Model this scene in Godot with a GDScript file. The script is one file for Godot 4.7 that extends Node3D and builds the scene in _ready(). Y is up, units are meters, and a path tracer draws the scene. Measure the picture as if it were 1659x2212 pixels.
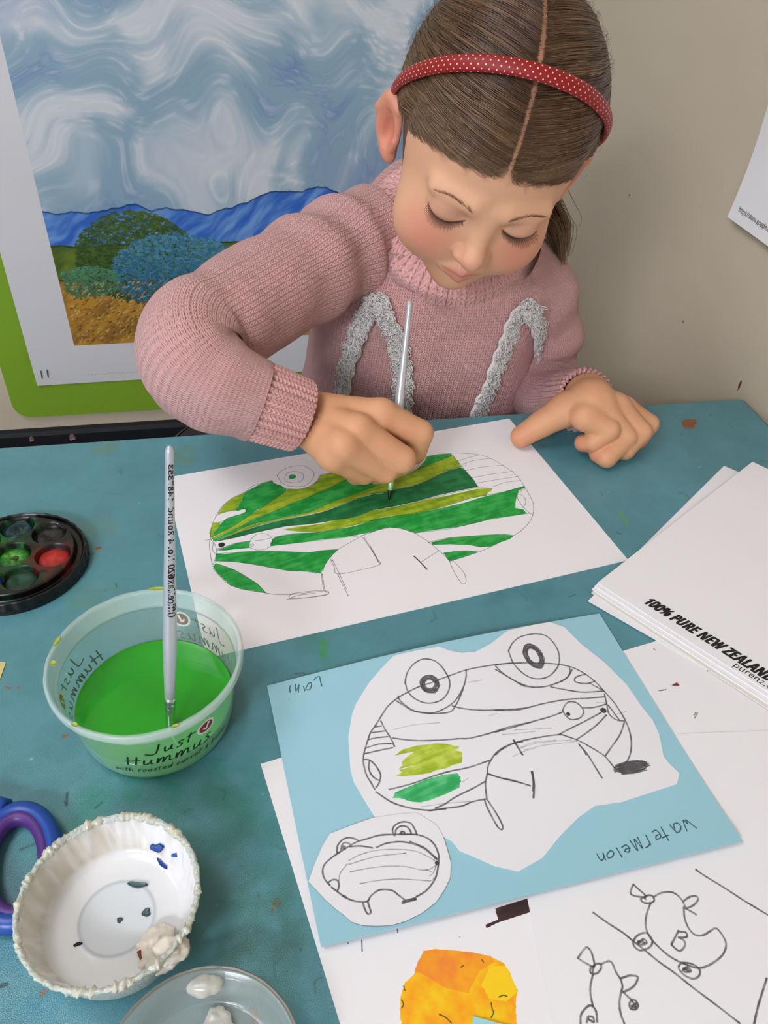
extends Node3D
# A girl paints at a teal table. y is up, metres; the table top is at T, the back wall runs along x.
const T := 0.6
const XR := 0.524
const ZB := -1.37
var M := {}
var nz := FastNoiseLite.new()

func _ready() -> void:
	# camera
	var cam := Camera3D.new()
	cam.name = "camera"
	add_child(cam)
	cam.transform = Transform3D(Basis(Vector3(0.9863, 0.0289, 0.1625), Vector3(0.081, 0.7729, -0.6294), Vector3(-0.1438, 0.6339, 0.7599)).orthonormalized(), Vector3(0, 1.0403, 0))
	cam.fov = 64.88
	cam.near = 0.02
	cam.current = true
	# sky and exposure
	var env := Environment.new()
	env.background_mode = Environment.BG_COLOR
	env.background_color = Color(0.55, 0.6, 0.66)
	env.tonemap_mode = Environment.TONE_MAPPER_LINEAR
	env.tonemap_exposure = 0.87
	env.sdfgi_enabled = true
	env.ssao_enabled = true
	env.ssil_enabled = true
	var we := WorldEnvironment.new()
	we.name = "surroundings"
	we.environment = env
	add_child(we)
	# ceiling lamps: [x, z, width, depth, energy]
	var lamps := [[-0.95, -0.25, 0.6, 1.1, 1.9], [-1.7, 2.2, 1.2, 0.6, 13.5]]
	nz.seed = 3
	nz.frequency = 1.0
	nz.fractal_octaves = 3
	for l in lamps:
		ceiling_lamp(l)
	materials()
	room()
	table()
	stool()
	girl()
	wall_things()
	painting()
	stack()
	bottom_sheets()
	blue_card()
	palette()
	tub()
	paint_bowl()
	clear_lid()
	scissors()
	brush_in_hand()
	scraps()

func ceiling_lamp(l: Array) -> void:
	var first: bool = not taken.has("ceiling_lamp")
	var o := thing("ceiling_lamp", "white rectangular ceiling lamp above the left of the table" if first else "white rectangular ceiling lamp in the far left front of the room", "lamp", Vector3(l[0], 2.5, l[1]), "")
	var hx: float = l[2] * 0.5
	var hz: float = l[3] * 0.5
	var g := Geo.new()
	for k in 4:
		var along := k < 2
		var sg := -1.0 if k % 2 == 0 else 1.0
		if along:
			g.box(Vector3(l[0], 2.475, l[1] + sg * (hz + 0.015)), Vector3(hx * 2 + 0.06, 0.05, 0.03))
		else:
			g.box(Vector3(l[0] + sg * (hx + 0.015), 2.475, l[1]), Vector3(0.03, 0.05, hz * 2))
	part("lamp_frame", g.mesh(true), mat(Color(0.85, 0.85, 0.85), 0.5), o)
	var d := Geo.new()
	d.box(Vector3(l[0], 2.485, l[1]), Vector3(hx * 2, 0.02, hz * 2))
	var dm := mat(Color(0.9, 0.9, 0.9), 0.6)
	dm.emission_enabled = true
	dm.emission = Color(1.0, 0.97, 0.92)
	dm.emission_energy_multiplier = 2.0
	part("light_diffuser", d.mesh(true), dm, o)
	var a := AreaLight3D.new()
	a.name = "light"
	a.area_size = Vector2(l[2], l[3])
	a.light_energy = l[4]
	a.light_color = Color(0.955, 0.965, 1.0)
	a.shadow_enabled = true
	a.area_range = 12.0
	o.add_child(a)
	a.rotation.x = -PI * 0.5
	a.position = Vector3(0, -0.03, 0)

func materials() -> void:
	M.skin = mat(Color.WHITE, 0.5)
	M.skin.vertex_color_use_as_albedo = true
	M.skin.subsurf_scatter_enabled = true
	M.skin.subsurf_scatter_strength = 0.12
	M.skin.metallic_specular = 0.4
	relief(M.skin, 0.06, 0.006, 256, 4)
	triplanar(M.skin, 22.0)
	M.paper = mat(Color(0.93, 0.92, 0.925), 0.65)
	M.paper_edge = mat(Color(0.86, 0.84, 0.8), 0.7)
	M.ink = mat(Color(0.035, 0.035, 0.04), 0.5)
	M.wall = mat(Color(0.80, 0.745, 0.65), 0.75)
	relief(M.wall, 0.012, 0.08, 512, 9, 4)
	triplanar(M.wall, 2.2)
	M.white_wall = mat(Color(0.82, 0.83, 0.85), 0.8)
	M.navy = mat(Color(0.05, 0.06, 0.095), 0.7)
	M.silver = mat(Color(0.78, 0.79, 0.81), 0.3)
	M.silver.metallic = 0.45
	M.steel = mat(Color(0.85, 0.85, 0.86), 0.18)
	M.steel.metallic = 1.0

func room() -> void:
	var w := 0.12
	var x0 := -3.4
	var z1 := 2.6
	var cx := (x0 + XR) * 0.5
	var cz := (ZB + z1) * 0.5
	var lx := XR - x0
	var lz := z1 - ZB
	var b := Geo.new()
	b.box(Vector3(cx, 1.25, ZB - w * 0.5), Vector3(lx + 2 * w, 2.5, w))
	struct("wall_back", b.mesh(true), M.wall)
	b = Geo.new()
	b.box(Vector3(XR + w * 0.5, 1.25, cz), Vector3(w, 2.5, lz))
	var wr := struct("wall_right", b.mesh(true), M.wall)
	# marks on the paint of the right wall
	for s in [[Vector3(0.5240, 0.5983, -0.6967), 0.0045, 0.016, Color(0.42, 0.2, 0.18)], [Vector3(0.5240, 0.7619, -1.0324), 0.002, 0.004, Color(0.9, 0.87, 0.8)], [Vector3(0.5240, 0.7406, -0.9566), 0.002, 0.003, Color(0.9, 0.87, 0.8)], [Vector3(0.5240, 0.6869, -1.0536), 0.005, 0.005, Color(0.5, 0.47, 0.42)], [Vector3(0.5240, 0.6042, -0.8396), 0.003, 0.006, Color(0.5, 0.47, 0.42)], [Vector3(0.5240, 0.7656, -0.8319), 0.002, 0.005, Color(0.9, 0.87, 0.8)]]:
		var ol := PackedVector2Array()
		for i in 11:
			var a := TAU * i / 11.0
			ol.append(Vector2(cos(a) * s[1] * (0.7 + 0.35 * sin(i * 2.7)) * 0.5, sin(a) * s[2] * 0.5 * (0.85 + 0.2 * cos(i * 1.9))))
		var mk := Geo.new()
		mk.add(plate(ol, [[-0.0004, 0.0], [0.0002, 0.0]]), Transform3D(Basis(Vector3(0, 0, 1), Vector3(-1, 0, 0), Vector3(0, -1, 0)), s[0]))
		part("paint_mark", mk.mesh(), mat(s[3], 0.7), wr)
	b = Geo.new()
	b.box(Vector3(x0 - w * 0.5, 1.25, cz), Vector3(w, 2.5, lz))
	struct("wall_left", b.mesh(true), M.white_wall)
	b = Geo.new()
	b.box(Vector3(cx, 1.25, z1 + w * 0.5), Vector3(lx + 2 * w, 2.5, w))
	struct("wall_front", b.mesh(true), M.white_wall)
	b = Geo.new()
	b.box(Vector3(cx, -0.05, cz), Vector3(lx + 2 * w, 0.1, lz + 2 * w))
	var fm := mat(Color(0.16, 0.18, 0.24), 0.95)
	relief(fm, 0.2, 0.15)
	triplanar(fm, 6.0)
	struct("floor", b.mesh(true), fm)
	b = Geo.new()
	b.box(Vector3(cx, 2.55, cz), Vector3(lx + 2 * w, 0.1, lz + 2 * w))
	struct("ceiling", b.mesh(true), mat(Color(0.9, 0.89, 0.86), 0.9))
	# tall dark skirting below the pinboard
	var p := PackedVector2Array([Vector2(0, 0), Vector2(0.018, 0), Vector2(0.018, 0.168), Vector2(0.013, 0.175), Vector2(0, 0.175)])
	var g := Geo.new()
	for e in [x0, XR]:
		for q in p:
			g.vert(Vector3(e, q.y, ZB + q.x))
	for i in 5:
		g.quad(i, (i + 1) % 5, 5 + (i + 1) % 5, 5 + i)
	for e in 2:
		for i in [1, 2, 3]:
			if e:
				g.tri(5, 5 + i, 6 + i)
			else:
				g.tri(0, i + 1, i)
	g.outward()
	var sk := struct("baseboard_back", g.mesh(true), M.navy)
	for s in [[72, 937, 0.007], [160, 934, 0.009]]:
		var c: Vector3 = Vector3(-0.4269, 0.1614, -1.3700) if s[0] == 72 else Vector3(-0.3535, 0.1598, -1.3700)
		var o := PackedVector2Array()
		for i in 9:
			var a := TAU * i / 9.0
			o.append(Vector2(cos(a) * s[2] * (0.7 + 0.3 * sin(i * 2.3)), sin(a) * s[2] * (0.8 + 0.3 * cos(i * 1.7))))
		var k := plate(o, [[0.0, 0.0], [0.0012, 0.0], [0.002, 0.0015]])
		var t := Geo.new()
		t.add(k, Transform3D(Basis(Vector3.RIGHT, PI * 0.5), Vector3(c.x, c.y, ZB + 0.018)))
		part("paint_chip", t.mesh(), mat(Color(0.62, 0.5, 0.48), 0.7), sk)

func table() -> void:
	var o := thing("table", "worn teal painted table with chipped paint that the girl is working on", "table", Vector3(-0.25, 0, -0.26))
	var x0 := -1.0
	var x1 := 0.512
	var z0 := -0.667
	var z1 := 0.13
	var pad := Pad.new(2000, 1056, Color(0.255, 0.435, 0.465))
	var k := 2000.0 / (x1 - x0)
	# worn, cloudy paint
	for y in pad.h:
		for x in range(700, 2000):
			var n := nz.get_noise_2d(x * 0.012, y * 0.012) * 0.5 + nz.get_noise_2d(x * 0.05 + 9.0, y * 0.05) * 0.22
			var c := Color(0.34, 0.575, 0.615).lerp(Color(0.29, 0.51, 0.545), clampf(0.5 + n, 0, 1))
			pad.im.set_pixel(x, y, c)
	var rng := RandomNumberGenerator.new()
	rng.seed = 21
	var orange := Color(0.62, 0.35, 0.18)
	pad.paint([1888.0, 43.1, 1894.0, 40.4, 1906.1, 41.8, 1904.3, 49.7, 1895.7, 57.7, 1895.6, 63.3, 1880.0, 62.6, 1882.9, 53.9], orange, orange.darkened(0.15), Vector2(1, 0))
	pad.paint([1140.6, 203.3, 1142.9, 202.8, 1144.3, 206.7, 1141.6, 207.8], orange, orange.darkened(0.15), Vector2(1, 0))
	pad.paint([1304.8, 607.3, 1308.2, 605.8, 1310.4, 607.5, 1309.5, 610.7, 1306.5, 612.2, 1304.7, 609.9], orange, orange.darkened(0.15), Vector2(1, 0))
	pad.paint([1302.2, 612.8, 1304.5, 612.2, 1305.0, 615.2, 1302.7, 616.2], orange, orange.darkened(0.15), Vector2(1, 0))
	pad.paint([1151.7, 642.5, 1154.6, 642.4, 1156.5, 643.8, 1154.5, 645.7, 1151.9, 647.2, 1151.2, 644.6], orange, orange.darkened(0.15), Vector2(1, 0))
	pad.paint([1138.7, 442.6, 1140.8, 441.5, 1141.9, 443.9, 1139.9, 445.5], orange, orange.darkened(0.15), Vector2(1, 0))
	pad.paint([1081.7, 381.6, 1087.2, 383.9, 1087.6, 386.0, 1083.0, 384.3], orange, orange.darkened(0.15), Vector2(1, 0))
	pad.paint([1092.6, 383.6, 1095.1, 384.5, 1095.1, 386.5, 1093.0, 385.7], orange, orange.darkened(0.15), Vector2(1, 0))
	pad.paint([1285.5, 674.2, 1287.5, 674.0, 1292.3, 680.7, 1290.4, 683.6, 1287.5, 683.1], orange, orange.darkened(0.15), Vector2(1, 0))
	pad.paint([1293.6, 600.9, 1295.9, 601.0, 1296.5, 602.4, 1294.2, 602.4], orange, orange.darkened(0.15), Vector2(1, 0))
	# pencil scraps, rubbings, drips
	for i in 150:
		var x := rng.randf_range(850, 1950)
		var y := rng.randf_range(10, 800)
		var a := rng.randf() * TAU
		var l := rng.randf_range(1.0, 9.0)
		pad.line([x, y, x + cos(a) * l, y + sin(a) * l, x + cos(a + 0.5) * l * 1.6, y + sin(a + 0.5) * l * 1.6], rng.randf_range(1.0, 1.8), Color(0.1, 0.13, 0.14), rng.randf_range(0.3, 1.0))
	for i in 60:
		pad.spot(rng.randf_range(850, 1990), rng.randf_range(5, 800), rng.randf_range(0.5, 1.2), Color(0.75, 0.85, 0.82), 0.7)
	for i in 26:
		var x := rng.randf_range(850, 1950)
		var y := rng.randf_range(10, 800)
		pad.line([x, y, x + rng.randf_range(-30, 30), y + rng.randf_range(-12, 12), x + rng.randf_range(-60, 60), y + rng.randf_range(-25, 25)], rng.randf_range(1, 3), Color(0.14, 0.26, 0.28), 0.25, 0.8)
	pad.line([1365.4, 367.8, 1364.6, 387.8], 7, Color(0.25, 0.6, 0.3), 0.5, 0)
	pad.line([1725.4, 218.1, 1724.7, 243.0], 5, Color(0.3, 0.6, 0.3), 0.5, 0)
	pad.line([1149.4, 498.4, 1150.2, 509.4], 1.8, Color(0.06, 0.08, 0.09), 1, 0)
	pad.line([1147.9, 505.5, 1150.7, 510.7], 1.2, Color(0.06, 0.08, 0.09), 0.8, 0)
	pad.line([1172.3, 515.1, 1177.7, 510.3], 1.8, Color(0.06, 0.08, 0.09), 1, 0)
	pad.line([1269.1, 513.1, 1272.4, 516.1, 1269.8, 523.0], 1.5, Color(0.06, 0.08, 0.09), 1, 0)
	pad.line([1125.4, 637.0, 1130.4, 635.8], 2.5, Color(0.06, 0.08, 0.09), 1, 0)
	pad.line([1165.9, 263.3, 1167.8, 268.9], 1.8, Color(0.06, 0.08, 0.09), 1, 0)
	pad.line([1134.1, 213.5, 1140.4, 214.3], 1.2, Color(0.06, 0.08, 0.09), 1, 0)
	pad.line([1693.9, 419.2, 1699.1, 418.2], 1.2, Color(0.06,0.08,0.09), 1, 0)
	pad.line([1321.6, 643.8, 1322.1, 645.4], 1.5, Color(0.06, 0.08, 0.09), 1, 0)
	pad.line([1620.3, 343.4, 1628.8, 340.6], 1.2, Color(0.06, 0.08, 0.09), 1, 0)
	pad.line([1134.4, 547.2, 1139.3, 553.6], 1.8, Color(0.06,0.1,0.12), 0.8, 0)
	pad.line([1121.7, 541.7, 1130.4, 538.6, 1136.0, 536.5], 1.8, Color(0.06,0.1,0.12), 0.6, 0)
	pad.cloud(1228, 45, 22, 30, Color(0.38, 0.5, 0.36), 0.5)
	pad.cloud(1130, 13, 22, 24, Color(0.4, 0.5, 0.38), 0.6)
	pad.cloud(1133, 170, 34, 34, Color(0.36, 0.5, 0.44), 0.5)
	pad.cloud(1148, 286, 40, 40, Color(0.33, 0.52, 0.46), 0.5)
	pad.cloud(1222, 533, 120, 70, Color(0.14, 0.5, 0.4), 0.45)
	pad.cloud(1289, 634, 60, 60, Color(0.2, 0.4, 0.36), 0.5)
	pad.cloud(1283, 584, 70, 50, Color(0.22, 0.44, 0.42), 0.35)
	pad.cloud(1366, 371, 30, 40, Color(0.22, 0.5, 0.42), 0.4)
	pad.cloud(1142, 635, 70, 60, Color(0.2, 0.52, 0.6), 0.5)
	pad.cloud(1291, 537, 80, 60, Color(0.2, 0.46, 0.46), 0.3)
	pad.cloud(1568, 336, 60, 30, Color(0.2, 0.42, 0.46), 0.3)
	var m := mat(Color.WHITE, 0.34, pad.tex())
	m.metallic_specular = 0.6
	# fine orange-peel of brushed gloss paint
	var rt := NoiseTexture2D.new()
	rt.width = 1024
	rt.height = 1024
	rt.seamless = true
	var n := FastNoiseLite.new()
	n.frequency = 0.11
	n.fractal_octaves = 3
	n.seed = 6
	rt.noise = n
	var top := plate(round_rect(x0, z0, x1, z1, 0.006, 3), [[T - 0.028, 0.001], [T - 0.027, 0.0], [T - 0.0025, 0.0], [T - 0.0008, 0.0008], [T, 0.0025]], func(q: Vector2) -> Vector2: return Vector2((q.x - x0) / (x1 - x0), (q.y - z0) / (z1 - z0)))
	m.detail_enabled = true
	m.detail_albedo = m.albedo_texture
	m.detail_uv_layer = BaseMaterial3D.DETAIL_UV_2
	m.albedo_texture = null
	m.albedo_color = Color(0.25, 0.43, 0.46)
	m.heightmap_enabled = true
	m.heightmap_texture = rt
	m.heightmap_scale = 0.014
	m.uv1_scale = Vector3(16.0, 8.5, 1.0)
	for t in top.uv:
		top.uv2.append(t)
	part("table_top", top.mesh(false, false, false), m, o)
	var lm := mat(Color(0.2, 0.34, 0.37), 0.5)
	var ap := Geo.new()
	for q in [[x0 + 0.06, x1 - 0.06, z0 + 0.05], [x0 + 0.06, x1 - 0.06, z1 - 0.05]]:
		ap.box(Vector3((q[0] + q[1]) * 0.5, T - 0.055, q[2]), Vector3(q[1] - q[0], 0.054, 0.02))
	for x in [x0 + 0.05, x1 - 0.05]:
		ap.box(Vector3(x, T - 0.055, (z0 + z1) * 0.5), Vector3(0.02, 0.054, z1 - z0 - 0.12))
	part("apron", ap.mesh(true), lm, o)
	for x in [x0 + 0.05, x1 - 0.05]:
		for z in [z0 + 0.05, z1 - 0.05]:
			var l := lathe([[0.0, 0.0], [0.017, 0.0], [0.018, 0.01], [0.022, T - 0.08], [0.022, T - 0.029], [0.0, T - 0.029]], 20, null, Vector3(x, 0, z)).outward()
			part("leg", l.mesh(), lm, o)

func stool() -> void:
	var o := thing("stool", "dark brown stool with rounded seat that the girl is sitting on", "stool", Vector3(0.13, 0, -0.87))
	var bm := mat(Color(0.17, 0.09, 0.065), 0.45)
	var seat := plate(round_rect(-0.132, -1.045, 0.40, -0.7, 0.075, 10), [[0.352, 0.006], [0.356, 0.001], [0.372, 0.0], [0.38, 0.004], [0.383, 0.012]])
	part("seat", seat.mesh(), bm, o)
	for x in [-0.075, 0.345]:
		for z in [-1.0, -0.74]:
			part("leg", tube(PackedVector3Array([Vector3(x, 0.0, z), Vector3(x, 0.18, z), Vector3(x, 0.353, z)]), func(_t: float, _a: float) -> float: return 0.014, 14).mesh(), M.navy, o)
func wall_things() -> void:
	# lime pinboard
	var o := thing("pinboard", "lime green pinboard with rounded corners on the wall behind the girl", "pinboard", Vector3(-0.02, 0.205, ZB))
	var gm := mat(Color(0.5, 0.66, 0.13), 0.6)
	relief(gm, 0.3, 0.02)
	triplanar(gm, 9.0)
	var g := Geo.new()
	g.add(plate(round_rect(-0.447, -1.3, 0.43, -0.203, 0.03, 8), [[0.0, 0.0], [0.006, 0.0], [0.008, 0.0015]]), Transform3D(Basis(Vector3.RIGHT, PI * 0.5), Vector3(0, 0, ZB)))
	part("panel", g.mesh(), gm, o)
	# poster: a made-up landscape in the colours of the print that hangs there
	var p := thing("poster", "landscape poster with white margins and brushed cloudy sky on the lime pinboard", "poster", Vector3(0, 0.275, ZB + 0.009))
	var px0 := -0.392
	var px1 := 0.405
	var py0 := 0.272
	var py1 := 1.2
	var W := 1250
	var H := int(W * (py1 - py0) / (px1 - px0))
	var pad := Pad.new(W, H, Color(0.85, 0.85, 0.85))
	var kx := W / (px1 - px0)
	var ax0 := int((-0.312 - px0) * kx)
	var ax1 := int((0.34 - px0) * kx)
	var ay0 := int((py1 - 1.12) * kx)
	var ay1 := int((py1 - 0.347) * kx)
	var ah := float(ay1 - ay0)
	var aw := float(ax1 - ax0)
	for y in range(ay0, ay1):
		for x in range(ax0, ax1):
			var u := (x - ax0) / aw
			var v := (y - ay0) / ah
			# curling brushwork: noise looked up where other noise has pushed it
			var wx := nz.get_noise_2d(u * 1.3, v * 1.3 + 7.0)
			var wy := nz.get_noise_2d(u * 1.3 + 31.0, v * 1.3)
			var s := nz.get_noise_2d((u + wx * 0.3) * 2.2, (v + wy * 0.3) * 3.1)
			var fine := nz.get_noise_2d((u + wx * 0.55) * 8.0, (v + wy * 0.55) * 26.0)
			var c := Color(0.55, 0.67, 0.73)
			c = c.lerp(Color(0.56, 0.61, 0.74), clampf(wx * 1.6 + 0.35 - v * 0.35, 0, 1))
			c = c.lerp(Color(0.84, 0.85, 0.86), clampf(s * 1.9 + 0.4 + fine * 0.35, 0, 1) * 0.9)
			c = c.lerp(Color(0.42, 0.53, 0.7), clampf(-s * 2.2 - 0.6 + fine * 1.1, 0, 1) * 0.7)
			c = c.lerp(Color(0.93, 0.92, 0.9), clampf(fine * 1.6 - 0.3, 0, 1) * 0.55)
			pad.im.set_pixel(x, y, c)
	var rng := RandomNumberGenerator.new()
	rng.seed = 8
	var ridge := func(u: float, base: float, amp: float, q: float) -> float:
		return base + amp * (sin(u * q) * 0.5 + sin(u * q * 2.3 + 1.0) * 0.35 + nz.get_noise_2d(u * 9.0, base * 40.0) * 0.5)
	var bands := [[0.685, 0.03, 7.0, Color(0.2, 0.4, 0.74), Color(0.45, 0.62, 0.84)], [0.765, 0.012, 5.0, Color(0.28, 0.38, 0.13), Color(0.42, 0.5, 0.16)], [0.84, 0.008, 6.0, Color(0.74, 0.55, 0.2), Color(0.55, 0.4, 0.17)]]
	for b in bands:
		for x in range(ax0, ax1):
			var u := (x - ax0) / aw
			var top := int(ay0 + ah * ridge.call(u, b[0], b[1], b[2]))
			for y in range(top, ay1):
				var n := nz.get_noise_2d(u * 8.0 + b[0] * 30.0, (y - top) * 0.02 + u * 14.0)
				var c: Color = b[3].lerp(b[4], clampf(0.4 + n * 1.3, 0, 1))
				if y - top < 4:
					c = c.darkened(0.35)
				pad.im.set_pixel(x, y, c)
	# rounded bushes built of short dabs
	for b in [[0.20, 0.80, 0.15, 0.1, Color(0.12, 0.24, 0.13), Color(0.36, 0.45, 0.16)], [0.30, 0.835, 0.17, 0.085, Color(0.14, 0.36, 0.5), Color(0.38, 0.62, 0.7)], [0.07, 0.85, 0.08, 0.035, Color(0.2, 0.42, 0.3), Color(0.4, 0.6, 0.45)], [0.62, 0.8, 0.1, 0.035, Color(0.1, 0.2, 0.22), Color(0.2, 0.36, 0.3)], [0.83, 0.79, 0.12, 0.045, Color(0.1, 0.22, 0.2), Color(0.24, 0.4, 0.25)]]:
		for i in int(5200 * b[2] * b[3] * 40.0):
			var a := rng.randf() * TAU
			var r := sqrt(rng.randf())
			var x: float = ax0 + aw * (b[0] + cos(a) * r * b[2])
			var y: float = ay0 + ah * (b[1] + sin(a) * r * b[3])
			if x < ax0 + 8 or x > ax1 - 8 or y > ay1 - 8:
				continue
			var an := rng.randf_range(-0.9, 0.9) - a * 0.2
			var c: Color = b[4].lerp(b[5], clampf(rng.randf() * 0.8 - sin(a) * r * 0.3, 0, 1))
			pad.line([x, y, x + cos(an) * 5, y + sin(an) * 4, x + cos(an + 1) * 9, y + sin(an + 1) * 8], 3.4, c, 1.0)
	# stubble strokes in the field
	for i in 2300:
		var v := rng.randf_range(0.85, 0.995)
		var x := rng.randf_range(ax0 + 10, ax1 - 10)
		var y := ay0 + ah * v
		var c: Color = [Color(0.8, 0.66, 0.4), Color(0.5, 0.34, 0.16), Color(0.84, 0.74, 0.56), Color(0.62, 0.42, 0.16), Color(0.34, 0.22, 0.12)][i % 5]
		pad.line([x, y, x + rng.randf_range(3, 9), y - rng.randf_range(2, 7)], 2.8, c, 1.0)
	for i in 60:
		pad.line([ax0 + 20 + i * 9, ay1 + 92 + (i % 3), ax0 + 25 + i * 9, ay1 + 92], 3.0, Color(0.6, 0.6, 0.6), 0.4)
	var sh := Geo.new()
	var nx := 30
	for side in 2:
		for i in nx + 1:
			for j in nx + 1:
				var u := float(j) / nx
				var v := float(i) / nx
				var bulge := 0.004 * sin(u * 7.0) * sin(v * 5.0) * 0.5 + 0.003
				sh.vert(Vector3(lerpf(px0, px1, u), lerpf(py1, py0, v), ZB + 0.0085 + bulge + (0.0004 if side == 0 else 0.0)), Vector2(u, v))
		sh.weave(nx + 1, nx + 1, side * (nx + 1) * (nx + 1))
	var half := sh.ix.size() / 2
	for i in range(half, sh.ix.size(), 3):
		var k := sh.ix[i + 1]
		sh.ix[i + 1] = sh.ix[i + 2]
		sh.ix[i + 2] = k
	sh.outward()
	part("print", sh.mesh(false, false, false), mat(Color.WHITE, 0.4, pad.tex()), p)
	for q in [Vector3(-0.3794, 0.2953, -1.3700), Vector3(-0.3687, 0.2965, -1.3700)]:
		var st := Geo.new()
		st.box(Vector3(q.x, q.y, ZB + 0.0135), Vector3(0.0012, 0.016, 0.0012), Basis(Vector3.BACK, -0.1))
		part("staple", st.mesh(true), M.steel, p)
	# printed page curling off the right wall
	var w := thing("printed_page", "white printed page with small web address curling off the right wall", "page", Vector3(XR, 0.745, -0.69))
	var cg := Geo.new()
	var off := func(v: float) -> float: return 0.002 + 0.008 * pow(clampf((v - 0.72) / 0.28, 0, 1), 1.7)
	for side in 2:
		for i in 31:
			for j in 9:
				var v := i / 30.0
				cg.vert(Vector3(XR - off.call(v) - (0.0003 if side == 0 else 0.0), lerpf(1.05, 0.7475, v), lerpf(-0.797, -0.56, j / 8.0)), Vector2(j / 8.0, v))
		cg.weave(31, 9, side * 31 * 9)
	half = cg.ix.size() / 2
	for i in range(half, cg.ix.size(), 3):
		var k := cg.ix[i + 1]
		cg.ix[i + 1] = cg.ix[i + 2]
		cg.ix[i + 2] = k
	cg.outward()
	part("sheet", cg.mesh(false, false, false), M.paper, w)
	var tx := letters("https://docs.google.com/", 0.0031, "Droid Sans", 400, 0.0001)
	var tg := Geo.new()
	for q in tx.v:
		var y := 0.757 + q.y
		var v := (1.05 - y) / (1.05 - 0.7475)
		tg.vert(Vector3(XR - off.call(v) - 0.0006 - q.z, y, -0.783 + q.x))
	tg.ix = tx.ix
	part("lettering", tg.mesh(true), M.ink, w)

func lay_letters(tx: Geo, at: Vector3, dir: Vector3, squeeze: float, slant: float, bold := 0.0) -> Geo:
	var g := Geo.new()
	var up := Vector3.UP.cross(dir)
	# heavier type: the same letters laid a hair's breadth apart
	for k in (5 if bold > 0.0 else 1):
		var o: Vector2 = [Vector2.ZERO, Vector2(1, 0.4), Vector2(-1, 0.4), Vector2(1, -0.4), Vector2(-1, -0.4)][k] * bold
		var f := g.v.size()
		for q in tx.v:
			g.vert(at + dir * (q.x * squeeze + q.y * slant + o.x) + up * (q.y + o.y) + Vector3.UP * (q.z + k * 0.00001))
		for i in tx.ix:
			g.ix.append(f + i)
	return g

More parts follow.
